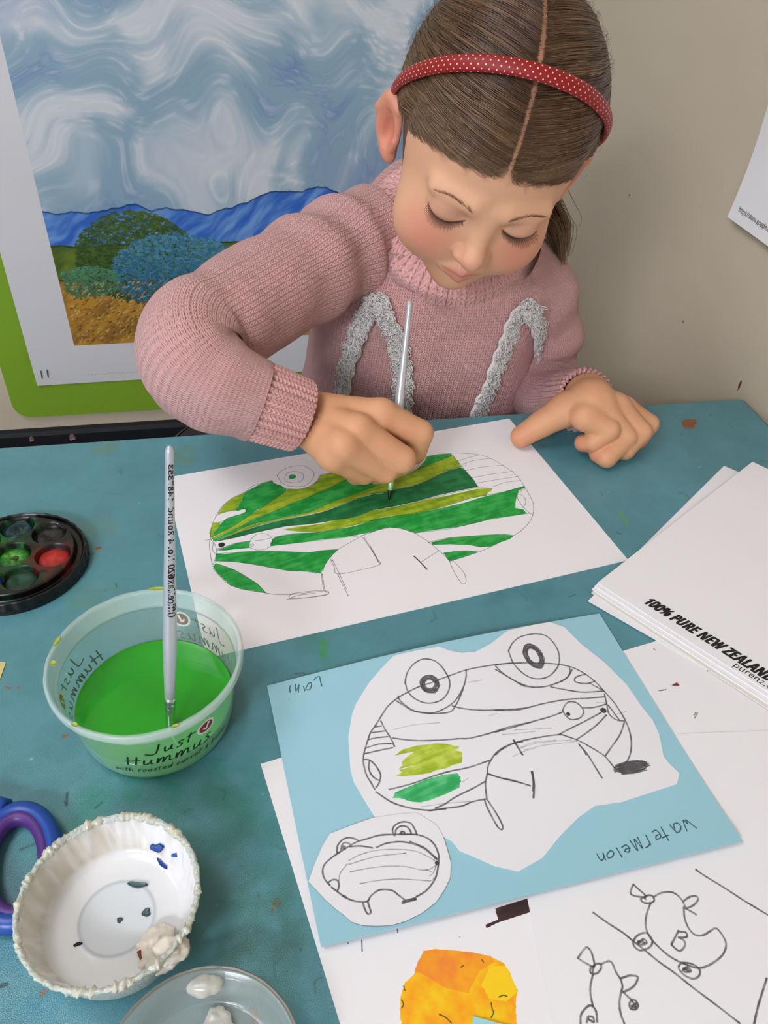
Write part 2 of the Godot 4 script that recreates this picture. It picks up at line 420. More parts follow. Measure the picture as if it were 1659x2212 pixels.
func painting() -> void:
	var o := thing("painting", "white sheet with a green striped watermelon frog being painted by the girl", "painting", Vector3(0.1, T, -0.5))
	var pad := Pad.new(1860, 1200, Color(0.93, 0.92, 0.925))
	var dir := Vector2(0.97, -0.1).normalized()
	var G1 := Color(0.03, 0.56, 0.2)
	var G2 := Color(0.22, 0.68, 0.3)
	var Y1 := Color(0.48, 0.62, 0.05)
	var Y2 := Color(0.66, 0.75, 0.18)
	var D1 := Color(0.04, 0.4, 0.2)
	var D2 := Color(0.13, 0.52, 0.28)
	var ink := Color(0.1, 0.1, 0.12)
	pad.paint([192, 354, 227, 300, 275, 257, 345, 229, 317, 288, 286, 335, 271, 348, 231, 349], Y1, Y2, dir)
	pad.paint([348, 225, 436, 183, 491, 174, 494, 196, 525, 229, 542, 262, 522, 288, 471, 317, 426, 352, 373, 375, 323, 411, 257, 458, 184, 492, 137, 506, 141, 499, 191, 429, 228, 394, 271, 387, 308, 381, 324, 369, 320, 352, 301, 353, 285, 357, 274, 345, 289, 332, 317, 288], G1, G2, dir)
	pad.paint([161, 410, 188, 416, 196, 414, 171, 456, 141, 499, 132, 508, 134, 477], Y1, Y2, dir)
	pad.paint([550, 264, 601, 280, 659, 272, 705, 237, 729, 201, 764, 200, 803, 194, 843, 245, 940, 284, 917, 320, 837, 282, 735, 319, 674, 337, 612, 363, 555, 373, 461, 405, 383, 424, 332, 442, 280, 471, 209, 494, 144, 522, 94, 522, 133, 516, 186, 485, 246, 459, 323, 411, 384, 374, 445, 336, 510, 293], Y1, Y2, dir)
	pad.paint([840, 273, 931, 310, 1001, 346, 947, 367, 884, 385, 835, 397, 758, 414, 668, 440, 608, 459, 553, 464, 479, 464, 415, 470, 352, 469, 277, 487, 221, 510, 146, 536, 138, 526, 209, 496, 279, 473, 332, 443, 383, 426, 461, 405, 555, 373, 674, 337, 735, 319], G1, G2, dir)
	pad.paint([1009, 353, 984, 425, 930, 417, 854, 426, 763, 451, 674, 476, 593, 477, 486, 478, 412, 481, 337, 491, 278, 505, 230, 519, 162, 533, 221, 512, 276, 488, 352, 471, 414, 471, 479, 466, 553, 465, 608, 460, 667, 441, 757, 416, 835, 399, 947, 369], Y1, Y2, dir)
	pad.paint([230, 519, 278, 507, 336, 495, 411, 485, 485, 482, 591, 485, 673, 480, 762, 455, 853, 430, 929, 421, 983, 429, 944, 540, 891, 535, 818, 555, 763, 560, 700, 553, 646, 553, 574, 547, 483, 532, 405, 532, 318, 534, 225, 541, 146, 540], D1, D2, dir)
	pad.paint([456, 548, 531, 551, 633, 562, 700, 554, 762, 561, 818, 557, 891, 536, 944, 542, 925, 597, 833, 611, 766, 619, 670, 618, 598, 612, 522, 585, 467, 557], Y1, Y2, dir)
	pad.paint([395, 598, 418, 589, 494, 592, 588, 613, 670, 620, 775, 622, 868, 605, 922, 604, 897, 676, 809, 686, 704, 682, 604, 667, 503, 659, 380, 644, 377, 632], G1, G2, dir)
	pad.paint([146, 595, 181, 590, 233, 579, 295, 583, 283, 626, 235, 619, 173, 611], G1, G2, dir)
	pad.paint([139, 623, 178, 635, 255, 644, 358, 672, 441, 702, 524, 732, 584, 739, 654, 753, 617, 783, 588, 812, 560, 848, 539, 878, 484, 846, 412, 820, 327, 768, 249, 721, 196, 694, 126, 668], G1, G2, dir)
	pad.paint([111, 697, 125, 683, 146, 700, 191, 744, 236, 808, 271, 865, 291, 924, 229, 887, 199, 871, 163, 838, 140, 789, 120, 740], G1, G2, dir)
	pad.paint([576, 169, 591, 154, 606, 161, 609, 179, 596, 189, 578, 184], G1, G2, dir)
	pad.paint([1294, 205, 1350, 204, 1418, 214, 1418, 237, 1355, 254, 1286, 273, 1225, 290, 1177, 305, 1223, 279, 1265, 242], G1, G2, dir)
	pad.paint([1425, 234, 1429, 312, 1426, 341, 1367, 343, 1284, 367, 1214, 394, 1136, 413, 1067, 410, 988, 423, 982, 423, 917, 415, 931, 373, 970, 357, 1026, 346, 1076, 323, 1123, 323, 1172, 303, 1225, 290, 1286, 273, 1355, 254], Y1, Y2, dir)
	pad.paint([1424, 345, 1433, 373, 1441, 453, 1440, 515, 1341, 517, 1222, 522, 1102, 535, 987, 540, 942, 538, 981, 426, 1066, 415, 1135, 417, 1212, 398, 1283, 371, 1366, 345], D1, D2, dir)
	pad.paint([1501, 547, 1490, 563, 1464, 573, 1450, 592, 1368, 589, 1306, 598, 1196, 613, 1098, 617, 1016, 614, 937, 602, 921, 600, 942, 541, 985, 543, 1100, 539, 1193, 536, 1273, 538, 1364, 533, 1430, 530], Y1, Y2, dir)
	pad.paint([1662, 577, 1611, 581, 1534, 590, 1424, 597, 1324, 612, 1195, 617, 1070, 617, 936, 604, 920, 603, 895, 676, 926, 679, 963, 697, 996, 726, 1020, 750, 1127, 757, 1233, 769, 1319, 766, 1407, 759, 1490, 768, 1575, 772, 1573, 741, 1541, 718, 1564, 676, 1593, 631, 1619, 602, 1658, 590], G1, G2, dir)
	pad.paint([1067, 831, 1153, 826, 1245, 842, 1332, 860, 1407, 880, 1445, 900, 1418, 916, 1364, 923, 1314, 935, 1264, 924, 1213, 892, 1137, 865, 1068, 848], G1, G2, dir)
	pad.paint([1093, 914, 1147, 919, 1196, 930, 1245, 953, 1176, 963, 1108, 972, 1097, 968], G1, G2, dir)
	pad.line([132, 508, 140, 471, 157, 419, 188, 357, 224, 303, 275, 257, 346, 225, 390, 192, 442, 180, 492, 171], 2.2, ink, 0.95)
	pad.line([523, 143, 554, 109, 610, 91, 660, 97, 691, 131, 701, 178, 685, 216, 644, 256, 601, 259, 556, 238, 531, 203, 526, 168, 523, 143], 2.2, ink, 0.95)
	pad.line([553, 176, 572, 139, 605, 132, 638, 149, 648, 181, 628, 218, 598, 228, 568, 214, 552, 199, 553, 176], 2.2, ink, 0.95)
	pad.line([576, 169, 591, 154, 606, 161, 609, 179, 596, 189, 578, 184, 576, 169], 2.2, ink, 0.95)
	pad.line([490, 176, 492, 195, 515, 226, 546, 258, 601, 280, 659, 270, 702, 236, 729, 199, 770, 199, 804, 192, 861, 202], 2.2, ink, 0.95)
	pad.line([191, 358, 231, 349, 268, 349, 298, 354, 308, 346, 324, 356, 324, 370, 310, 386, 270, 391, 226, 406, 189, 412, 164, 408], 2.2, ink, 0.95)
	pad.line([131, 512, 186, 485, 246, 459, 323, 411, 384, 374, 445, 336, 510, 293, 550, 264], 2.2, ink, 0.95)
	pad.line([134, 521, 209, 494, 280, 471, 332, 442, 383, 424, 461, 405, 556, 370, 613, 361, 675, 335, 736, 316, 840, 271], 2.2, ink, 0.95)
	pad.line([146, 536, 221, 512, 277, 487, 352, 469, 414, 471, 479, 465, 553, 464, 608, 460, 668, 441, 757, 415, 835, 398, 947, 368, 1009, 353], 2.2, ink, 0.95)
	pad.line([151, 536, 230, 519, 278, 506, 337, 492, 412, 483, 485, 481, 591, 482, 673, 479, 762, 454, 854, 428, 930, 419, 984, 426], 2.2, ink, 0.95)
	pad.line([146, 541, 225, 542, 318, 535, 405, 532, 483, 532, 574, 547, 646, 553, 700, 554, 763, 560, 818, 556, 891, 535, 944, 540], 2.2, ink, 0.95)
	pad.line([397, 589, 495, 591, 588, 613, 670, 619, 775, 623, 867, 606, 923, 603], 2.2, ink, 0.95)
	pad.line([130, 516, 121, 552, 115, 604, 111, 686, 133, 640, 144, 590, 143, 559, 130, 516], 2.2, ink, 0.95)
	pad.line([139, 550, 128, 585, 128, 601, 136, 626], 2.2, ink, 0.95)
	pad.line([305, 570, 335, 547, 370, 554, 389, 580, 392, 613, 375, 643, 346, 657, 313, 651, 288, 627, 288, 604, 305, 570], 2.2, ink, 0.95)
	pad.line([292, 609, 300, 606, 307, 610, 302, 620, 293, 617, 292, 609], 2.2, ink, 0.95)
	pad.line([304, 586, 346, 591, 387, 591], 2.2, ink, 0.95)
	pad.line([552, 867, 573, 830, 610, 789, 656, 753, 717, 725, 777, 700, 807, 692, 865, 678, 897, 676], 2.2, ink, 0.95)
	pad.line([543, 875, 533, 926, 525, 973, 530, 988, 533, 1003], 2.2, ink, 0.95)
	pad.line([545, 883, 536, 934, 529, 974], 2.2, ink, 0.95)
	pad.line([386, 963, 459, 976, 533, 988, 531, 1009, 461, 1004, 380, 986, 386, 963], 2.2, ink, 0.95)
	pad.line([367, 985, 438, 1000, 531, 1009], 2.2, ink, 0.95)
	pad.line([396, 960, 447, 966, 530, 981], 2.2, ink, 0.95)
	pad.line([383, 983, 420, 978, 485, 988], 2.2, ink, 0.95)
	pad.line([291, 924, 333, 947, 390, 965], 2.2, ink, 0.95)
	pad.line([109, 711, 138, 795, 163, 838, 220, 884, 291, 924], 2.2, ink, 0.95)
	pad.line([782, 702, 792, 784, 797, 847, 798, 900, 705, 908, 607, 903, 606, 855, 604, 802], 2.2, ink, 0.95)
	pad.line([607, 903, 609, 978, 612, 1045], 2.2, ink, 0.95)
	pad.line([611, 804, 614, 879, 616, 1001], 2.2, ink, 0.95)
	pad.line([789, 712, 797, 801, 797, 885], 2.2, ink, 0.95)
	pad.line([145, 602, 211, 615, 283, 626], 2.2, ink, 0.95)
	pad.line([375, 643, 503, 659, 653, 678, 794, 697], 2.2, ink, 0.95)
	pad.line([139, 623, 255, 645, 358, 672, 524, 732, 583, 739, 654, 753], 2.2, ink, 0.95)
	pad.line([126, 668, 196, 694, 249, 721, 327, 768, 412, 820, 483, 848, 523, 874], 2.2, ink, 0.95)
	pad.line([125, 683, 191, 744, 236, 808, 271, 865, 291, 924], 2.2, ink, 0.95)
	pad.line([147, 591, 182, 588, 233, 578, 295, 583], 2.2, ink, 0.95)
	pad.line([1421, 212, 1426, 275, 1433, 373, 1439, 457, 1439, 524], 2.2, ink, 0.95)
	pad.line([1292, 204, 1350, 204, 1421, 212, 1493, 237, 1560, 270, 1608, 330, 1638, 400, 1658, 461, 1664, 530, 1658, 590, 1651, 658, 1635, 725, 1597, 792, 1553, 838, 1493, 878, 1443, 899, 1364, 923, 1312, 939, 1239, 955, 1164, 966, 1098, 972], 2.2, ink, 0.95)
	pad.line([1427, 289, 1495, 276, 1560, 270], 2.2, ink, 0.95)
	pad.line([1437, 322, 1511, 308, 1605, 316], 2.2, ink, 0.95)
	pad.line([1431, 377, 1526, 371, 1639, 390], 2.2, ink, 0.95)
	pad.line([1441, 439, 1544, 441, 1663, 451], 2.2, ink, 0.95)
	pad.line([1444, 487, 1546, 490, 1674, 497], 2.2, ink, 0.95)
	pad.line([1440, 521, 1512, 536, 1578, 524, 1667, 531], 2.2, ink, 0.95)
	pad.line([1608, 617, 1659, 595], 2.2, ink, 0.95)
	pad.line([1602, 624, 1585, 656, 1581, 690, 1583, 744, 1596, 790], 2.2, ink, 0.95)
	pad.line([1604, 625, 1620, 648, 1615, 683, 1596, 713, 1576, 729], 2.2, ink, 0.95)
	pad.line([1204, 208, 1237, 234, 1222, 264, 1198, 282, 1179, 284, 1167, 252, 1185, 218, 1204, 208], 2.2, ink, 0.95)
	pad.line([1292, 204, 1262, 241, 1217, 278, 1152, 307], 2.2, ink, 0.95)
	pad.line([1020, 750, 1177, 768, 1290, 766, 1405, 763, 1608, 778], 2.2, ink, 0.95)
	pad.line([852, 610, 989, 610, 1196, 613, 1368, 589, 1534, 590, 1665, 577], 2.2, ink, 0.95)
	pad.line([877, 534, 1101, 536, 1278, 527, 1435, 520], 2.2, ink, 0.95)
	pad.line([982, 425, 1066, 413, 1135, 415, 1213, 396, 1283, 370, 1367, 344, 1456, 335], 2.2, ink, 0.95)
	pad.line([917, 415, 989, 421], 2.2, ink, 0.95)
	pad.line([1176, 307, 1224, 292, 1285, 274, 1354, 255, 1418, 237], 2.2, ink, 0.95)
	pad.line([1052, 828, 1153, 826, 1245, 842, 1332, 860, 1408, 879, 1445, 900], 2.2, ink, 0.95)
	pad.line([1068, 848, 1212, 894, 1265, 923, 1315, 938], 2.2, ink, 0.95)
	pad.line([1093, 914, 1147, 919, 1196, 930, 1245, 953], 2.2, ink, 0.95)
	pad.line([826, 689, 877, 680, 925, 682, 963, 698, 992, 723, 1019, 752, 1056, 824, 1078, 890, 1089, 928, 1098, 972], 2.2, ink, 0.95)
	pad.line([1098, 972, 1091, 1026, 1091, 1098, 1097, 1120, 1114, 1112, 1128, 1067, 1124, 1021, 1113, 973], 2.2, ink, 0.95)
	pad.line([979, 939, 1018, 921, 1080, 893], 2.2, ink, 0.95)
	pad.line([797, 775, 800, 838, 799, 902], 2.2, ink, 0.95)
	pad.line([960, 894, 973, 941, 984, 991], 5.5, ink, 1.0)
	pad.spot(171, 570, 14.72, ink)
	var q := [Vector2(-0.0872, -0.6001), Vector2(0.2498, -0.6581), Vector2(0.2870, -0.4409), Vector2(-0.0495, -0.3839)]
	part("sheet", sheet_mesh(q, T + 0.0002, 0.0004), mat(Color.WHITE, 0.6, pad.tex()), o)

func stack() -> void:
	var q0: Array = [Vector2(0.2371, -0.4003), Vector2(0.4294, -0.5531), Vector2(0.6409, -0.2869), Vector2(0.4486, -0.1341)]
	var o := thing("paper", "lowest white sheet sticking out at the left of the paper stack", "paper", Vector3(0.38, T, -0.36), "sheets in the paper stack")
	part("sheet", sheet_mesh(q0, T + 0.0009, 0.0005, null, 6), M.paper, o)
	var list := [["white sheet with brownish edge second from the bottom of the paper stack", Vector2(-0.0068, 0.0067), 0.0015, 0.0011, 0.006], ["white sheet in the middle of the paper stack", Vector2(-0.0058, 0.0042), 0.0027, 0.0011, 0.002], ["white sheet right below the printed letterhead on the paper stack", Vector2(-0.003, 0.0022), 0.0039, 0.0009, -0.003]]
	var L := Vector2(0.2493, -0.4143)
	var e := Vector2(0.8346, -0.5509)
	var f := Vector2(0.5509, 0.8346)
	var k := 0
	for s in list:
		var a := thing("paper", s[0], "paper", Vector3(0.38, T, -0.36), "sheets in the paper stack")
		var e2 := e.rotated(s[4])
		var f2 := f.rotated(s[4])
		var c: Vector2 = L + s[1]
		part("sheet", sheet_mesh([c, c + e2 * 0.243, c + e2 * 0.243 + f2 * 0.34, c + f2 * 0.34], T + s[2], s[3], null, 6), M.paper_edge if k == 0 else M.paper, a)
		k += 1
	var t := thing("letterhead", "white letterhead sheet with bold black slogan on top of the paper stack", "paper", Vector3(0.38, T, -0.36), "sheets in the paper stack")
	part("sheet", sheet_mesh([L, L + e * 0.247, L + e * 0.247 + f * 0.34, L + f * 0.34], T + 0.005, 0.0008, null, 8), M.paper, t)
	var y := T + 0.0059
	var dir := Vector3(f.x, 0, f.y)
	var at: Vector3 = Vector3(0.2723, 0.6060, -0.3886)
	part("lettering", lay_letters(letters("100% PURE NEW ZEALAND", 0.0094, "Droid Sans", 700, 0.0001), Vector3(at.x, y, at.z), dir, 0.62, 0.28, 0.00032).mesh(true), M.ink, t)
	at = Vector3(0.3117, 0.6060, -0.3211)
	part("lettering", lay_letters(letters("purenz.com", 0.0052, "Droid Sans", 400, 0.0001), Vector3(at.x, y, at.z), dir, 1.0, 0.1).mesh(true), M.ink, t)

func bottom_sheets() -> void:
	var grey := Color(0.2, 0.19, 0.2)
	var o := thing("printed_sheet", "white printed sheet with a yellow and orange pepper below the blue card", "sheet", Vector3(0.06, T, -0.2))
	var pad := Pad.new(1000, 1370, Color(0.93, 0.92, 0.925))
	pad.paint([294, 779, 327, 786, 385, 813, 429, 834, 470, 861, 499, 892, 505, 918, 501, 948, 503, 972, 486, 992, 474, 1014, 459, 1047, 445, 1075, 334, 1061, 195, 1009, 154, 951, 166, 905, 184, 868, 209, 839, 243, 828, 262, 804], Color(0.97, 0.62, 0.03), Color(0.97, 0.8, 0.05), Vector2(0.3, 0.95), 1.0, 0.15)
	pad.paint([294, 779, 327, 786, 385, 813, 429, 834, 470, 861, 478, 880, 421, 887, 366, 928, 313, 893, 269, 838, 246, 821, 262, 804], Color(0.95, 0.5, 0.25), Color(0.96, 0.6, 0.1), Vector2(0.3, 0.95), 0.75, 0.15)
	pad.paint([458, 885, 503, 902, 502, 941, 500, 975, 458, 986, 418, 963, 412, 923], Color(0.98, 0.86, 0.1), Color(0.97, 0.8, 0.03), Vector2(0.3, 0.95), 0.8, 0.15)
	pad.paint([549, 742, 669, 751, 665, 777, 641, 790, 540, 783, 499, 786, 499, 776, 542, 775], Color(0.2, 0.12, 0.12), Color(0.32, 0.2, 0.19), Vector2(1, 0))
	pad.line([444, 862, 445, 871], 3.5, grey, 0.9)
	pad.line([377, 859, 387, 857], 3.5, grey, 0.9)
	pad.line([201, 847, 200, 859], 3.5, grey, 0.9)
	pad.line([182, 878, 183, 890, 174, 898], 3.5, grey, 0.9)
	pad.line([267, 949, 281, 963, 290, 981], 3.5, grey, 0.9)
	pad.line([445, 969, 458, 969, 468, 976], 3.5, grey, 0.9)
	pad.line([417, 974, 412, 991, 413, 998, 399, 1008], 3.5, grey, 0.9)
	pad.line([132, 686, 122, 717], 3.5, grey, 0.9)
	pad.line([243, 694, 240, 705], 3.5, grey, 0.9)
	pad.line([410, 781, 411, 783], 3.5, grey, 0.9)
	pad.line([90, 678, 92, 683], 3.5, grey, 0.9)
	part("sheet", sheet_mesh([Vector2(-0.0163, -0.2938), Vector2(0.1550, -0.3297), Vector2(0.2042, -0.0948), Vector2(0.0329, -0.0589)], T + 0.0002, 0.0004), mat(Color.WHITE, 0.5, pad.tex()), o)
	var bs := thing("blank_sheet", "blank white sheet with stray marks between the blue card and the paper stack", "sheet", Vector3(0.3, T, -0.26))
	pad = Pad.new(800, 530, Color(0.925, 0.915, 0.92))
	pad.line([262, 15, 264, 21], 2, grey, 0.9)
	pad.line([211, 103, 221, 104], 2, grey, 0.9)
	pad.line([215, 104, 226, 105], 2, grey, 0.9)
	pad.line([238, 169, 245, 165], 2, grey, 0.9)
	pad.line([247, 167, 234, 175], 2, grey, 0.9)
	pad.line([325, 95, 330, 93], 2, grey, 0.9)
	part("sheet", sheet_mesh([Vector2(0.1703, -0.3345), Vector2(0.4644, -0.3939), Vector2(0.5040, -0.1978), Vector2(0.2099, -0.1385)], T + 0.0005, 0.0002), mat(Color.WHITE, 0.6, pad.tex()), bs)
	var b := thing("pencil_drawing", "white sheet with pencil bean cars and a letter at the lower right", "drawing", Vector3(0.27, T, -0.2))
	pad = Pad.new(1400, 1160, Color(0.925, 0.915, 0.92))
	pad.line([461, 416, 478, 433, 517, 466, 553, 499, 577, 519, 612, 548], 5.2, grey, 0.95, 0.5)
	pad.line([159, 511, 189, 538, 219, 562, 240, 584, 261, 605, 286, 632, 318, 661, 351, 695, 394, 736, 431, 773], 5.2, grey, 0.95, 0.5)
	pad.line([283, 446, 292, 458, 305, 479, 269, 471, 283, 446], 5.2, grey, 0.95, 0.5)
	pad.line([303, 485, 298, 480, 290, 486, 297, 494, 313, 495, 324, 489, 323, 478, 312, 476, 299, 482], 5.2, grey, 0.95, 0.5)
	pad.line([313, 495, 295, 520, 283, 546, 282, 569, 291, 590, 314, 619, 341, 638, 376, 652, 408, 647, 445, 629, 465, 608, 468, 588, 458, 565, 441, 570, 418, 579, 398, 577, 388, 560, 387, 536, 394, 510], 5.2, grey, 0.95, 0.5)
	pad.line([325, 481, 346, 472, 369, 470, 384, 475, 395, 490, 399, 510], 5.2, grey, 0.95, 0.5)
	pad.line([397, 496, 419, 485, 436, 484, 438, 493, 421, 506, 398, 513, 395, 507], 5.2, grey, 0.95, 0.5)
	pad.line([398, 513, 409, 521, 420, 530], 5.2, grey, 0.95, 0.5)
	pad.line([240, 584, 253, 572, 274, 566, 284, 572, 287, 587, 275, 600, 251, 606, 239, 597, 238, 587], 5.2, grey, 0.95, 0.5)
	pad.line([333, 645, 344, 639, 367, 643, 380, 656, 374, 669, 358, 675, 340, 667, 331, 653, 333, 645], 5.2, grey, 0.95, 0.5)
	pad.line([361, 565, 346, 581, 331, 597], 5.2, grey, 0.95, 0.5)
	pad.line([361, 568, 377, 570, 377, 580, 365, 582, 355, 581], 5.2, grey, 0.95, 0.5)
	pad.line([355, 581, 366, 589, 364, 601, 351, 611, 342, 610, 331, 596], 5.2, grey, 0.95, 0.5)
	pad.line([93, 615, 115, 595, 124, 593, 130, 607, 128, 635, 109, 627, 93, 615], 5.2, grey, 0.95, 0.5)
	pad.line([128, 635, 118, 639, 116, 650, 130, 651, 143, 641, 144, 631, 132, 631, 126, 637, 120, 649], 5.2, grey, 0.95, 0.5)
	pad.line([147, 631, 164, 626, 173, 630, 177, 651, 183, 667, 183, 683, 177, 693, 166, 716, 162, 739, 165, 760], 5.2, grey, 0.95, 0.5)
	pad.line([121, 652, 109, 674, 103, 694, 102, 720], 5.2, grey, 0.95, 0.5)
	pad.line([184, 665, 208, 660, 225, 663, 224, 669, 209, 684, 182, 694, 178, 689], 5.2, grey, 0.95, 0.5)
	pad.line([180, 693, 196, 712], 5.2, grey, 0.95, 0.5)
	pad.line([196, 712, 188, 720, 189, 730, 200, 731, 208, 723, 204, 713, 196, 712, 202, 726, 192, 725, 207, 719], 5.2, grey, 0.95, 0.5)
	pad.line([64, 754, 71, 734, 94, 718, 106, 728, 103, 753], 5.2, grey, 0.95, 0.5)
	pad.line([79, 752, 85, 741, 96, 742, 95, 752, 85, 746, 93, 750], 5.2, grey, 0.95, 0.5)
	pad.line([250, 591, 266, 580, 272, 589, 255, 594, 252, 585, 265, 591, 262, 583, 248, 588], 5.2, grey, 0.95, 0.5)
	pad.line([338, 656, 352, 649, 358, 658, 343, 659, 343, 651, 352, 659, 351, 652, 340, 654], 5.2, grey, 0.95, 0.5)
	pad.line([463, 776, 490, 738, 535, 683], 5.2, grey, 0.95, 0.5)
	part("sheet", sheet_mesh([Vector2(0.1332, -0.2889), Vector2(0.4318, -0.2592), Vector2(0.4070, -0.0104), Vector2(0.1085, -0.0401)], T + 0.0008, 0.0003), mat(Color.WHITE, 0.6, pad.tex()), b)

func card_lift(u: float, v: float) -> float:
	return 0.0055 * sin(PI * u) * pow(1.0 - v, 1.6) + 0.003 * pow(v, 6.0)

func blue_card() -> void:
	var o := thing("blue_card", "light blue card with two cut out pencil drawings and the word waterMelon", "card", Vector3(0.12, T, -0.28))
	var grey := Color(0.24, 0.24, 0.25)
	var q := [Vector2(-0.0092, -0.3530), Vector2(0.2409, -0.3862), Vector2(0.2558, -0.2003), Vector2(0.0095, -0.1789)]
	var blue := Color(0.60, 0.79, 0.84)
	var pad := Pad.new(1400, 1010, blue)
	var pen := Color(0.12, 0.22, 0.27)
	pad.line([83, 29, 79, 44, 78, 60], 4.2, pen, 0.95, 0.2)
	pad.line([70, 90, 70, 92], 4.2, pen, 0.95, 0.2)
	pad.line([104, 29, 100, 44, 100, 59, 106, 53, 116, 36], 4.2, pen, 0.95, 0.2)
	pad.line([116, 36, 111, 54, 107, 70], 4.2, pen, 0.95, 0.2)
	pad.line([131, 47, 131, 71], 4.2, pen, 0.95, 0.2)
	pad.line([137, 60, 149, 43, 159, 38, 161, 49, 154, 66, 144, 70, 136, 64], 4.2, pen, 0.95, 0.2)
	pad.line([174, 32, 184, 22, 197, 21, 197, 43, 197, 69], 4.2, pen, 0.95, 0.2)
	pad.line([915, 939, 915, 954, 920, 962, 931, 954, 935, 941], 4.2, pen, 0.95, 0.2)
	pad.line([935, 941, 932, 964], 4.2, pen, 0.95, 0.2)
	pad.line([948, 946, 963, 939, 969, 948, 957, 959, 944, 959, 944, 950, 948, 946], 4.2, pen, 0.95, 0.2)
	pad.line([986, 935, 988, 968], 4.2, pen, 0.95, 0.2)
	pad.line([1003, 938, 1020, 933, 1026, 946, 1018, 957, 1007, 952, 1013, 946, 1029, 946], 4.2, pen, 0.95, 0.2)
	pad.line([1041, 922, 1048, 959, 1057, 922, 1067, 955, 1071, 917], 4.2, pen, 0.95, 0.2)
	pad.line([1101, 919, 1099, 952], 4.2, pen, 0.95, 0.2)
	pad.line([1101, 946, 1089, 954, 1078, 957], 4.2, pen, 0.95, 0.2)
	pad.line([1128, 913, 1142, 910, 1149, 925, 1143, 937, 1128, 939, 1132, 929, 1145, 926], 4.2, pen, 0.95, 0.2)
	pad.line([1165, 905, 1164, 953], 4.2, pen, 0.95, 0.2)
	pad.line([1149, 939, 1174, 935], 4.2, pen, 0.95, 0.2)
	pad.line([1197, 904, 1204, 928], 4.2, pen, 0.95, 0.2)
	pad.line([1206, 920, 1212, 905, 1227, 905, 1230, 918, 1219, 931, 1206, 934, 1204, 925], 4.2, pen, 0.95, 0.2)
	pad.line([1278, 935, 1260, 901, 1258, 914, 1250, 901, 1241, 938], 4.2, pen, 0.95, 0.2)
	part("card", sheet_mesh(q, T + 0.0013, 0.0005, card_lift), mat(Color.WHITE, 0.6, pad.tex()), o)
	pad = Pad.new(1400, 1010, Color(0.91, 0.905, 0.91))
	var Y1 := Color(0.58, 0.68, 0.06)
	var Y2 := Color(0.75, 0.82, 0.28)
	var G1 := Color(0.1, 0.62, 0.3)
	var G2 := Color(0.32, 0.76, 0.45)
	var dir := Vector2(0.98, -0.2)
	pad.paint([382, 435, 417, 419, 467, 417, 539, 426, 577, 439, 597, 453, 612, 458, 608, 468, 588, 467, 616, 483, 601, 523, 566, 523, 539, 529, 507, 527, 481, 532, 434, 528, 381, 518, 362, 514, 388, 505, 381, 494, 441, 492, 421, 489, 381, 490, 400, 479, 400, 465, 424, 451, 451, 438, 420, 436], Y1, Y2, dir, 0.92)
	pad.paint([333, 590, 344, 573, 386, 565, 461, 553, 517, 550, 573, 557, 579, 572, 575, 587, 567, 596, 564, 609, 512, 621, 455, 629, 420, 630, 391, 620, 373, 608, 356, 596], G1, G2, dir, 0.92)
	pad.line([503, 145, 521, 107, 550, 77, 582, 61, 609, 60, 640, 77, 658, 107, 666, 141, 669, 179, 658, 213, 638, 239, 610, 257, 574, 260, 543, 249, 516, 222, 502, 187, 503, 145], 6, grey, 1, 0.5)
	pad.line([346, 299, 375, 268, 410, 232, 446, 210, 480, 196, 547, 178, 602, 172, 668, 161, 744, 151, 809, 151, 868, 155, 922, 162, 970, 171], 6, grey, 1, 0.5)
	pad.line([461, 196, 464, 222, 494, 269, 530, 291, 570, 302, 616, 294, 657, 275, 689, 247, 718, 213, 738, 176, 746, 151], 6, grey, 1, 0.5)
	pad.line([449, 216, 474, 248, 496, 274, 545, 299, 597, 312, 631, 313, 655, 294, 677, 270, 707, 231], 6, grey, 1, 0.5)
	pad.line([346, 299, 323, 322, 303, 355, 283, 392, 272, 421, 268, 447, 268, 484, 275, 513], 6, grey, 1, 0.5)
	pad.line([371, 284, 377, 323, 387, 364, 391, 401], 6, grey, 1, 0.5)
	pad.line([345, 303, 369, 306], 6, grey, 1, 0.5)
	pad.line([329, 324, 375, 329], 6, grey, 1, 0.5)
	pad.line([309, 348, 341, 349, 379, 355], 6, grey, 1, 0.5)
	pad.line([288, 379, 338, 376, 383, 386], 6, grey, 1, 0.5)
	pad.line([279, 400, 332, 401, 384, 403], 6, grey, 1, 0.5)
	pad.line([274, 422, 292, 429, 306, 453, 314, 483, 314, 500, 302, 524, 288, 538], 6, grey, 1, 0.5)
	pad.line([292, 431, 282, 460, 285, 488, 296, 507, 306, 516], 6, grey, 1, 0.5)
	pad.line([643, 291, 679, 313, 741, 336, 823, 354, 886, 365, 935, 367], 6, grey, 1, 0.5)
	pad.line([393, 365, 465, 395, 542, 415, 622, 429, 662, 437, 748, 435, 816, 428, 908, 429], 6, grey, 1, 0.5)
	pad.line([942, 103, 975, 69, 1019, 48, 1077, 47, 1117, 63, 1134, 95, 1139, 141, 1127, 186, 1103, 221, 1059, 251, 1017, 258, 979, 244, 953, 210, 938, 160, 942, 103], 6, grey, 1, 0.5)
	pad.line([867, 155, 923, 161, 1006, 179, 1087, 201, 1150, 229, 1192, 270, 1218, 318, 1233, 368, 1246, 420, 1250, 468, 1250, 505, 1244, 544, 1230, 585, 1207, 624, 1181, 651, 1156, 667], 6, grey, 1, 0.5)
	pad.line([865, 160, 880, 198, 908, 238, 943, 271, 975, 288, 1020, 295, 1072, 290, 1111, 280, 1139, 258, 1150, 229], 6, grey, 1, 0.5)
	pad.line([859, 176, 908, 238, 937, 273, 974, 289], 6, grey, 1, 0.5)
	pad.line([1087, 288, 1125, 272, 1155, 244], 6, grey, 1, 0.5)
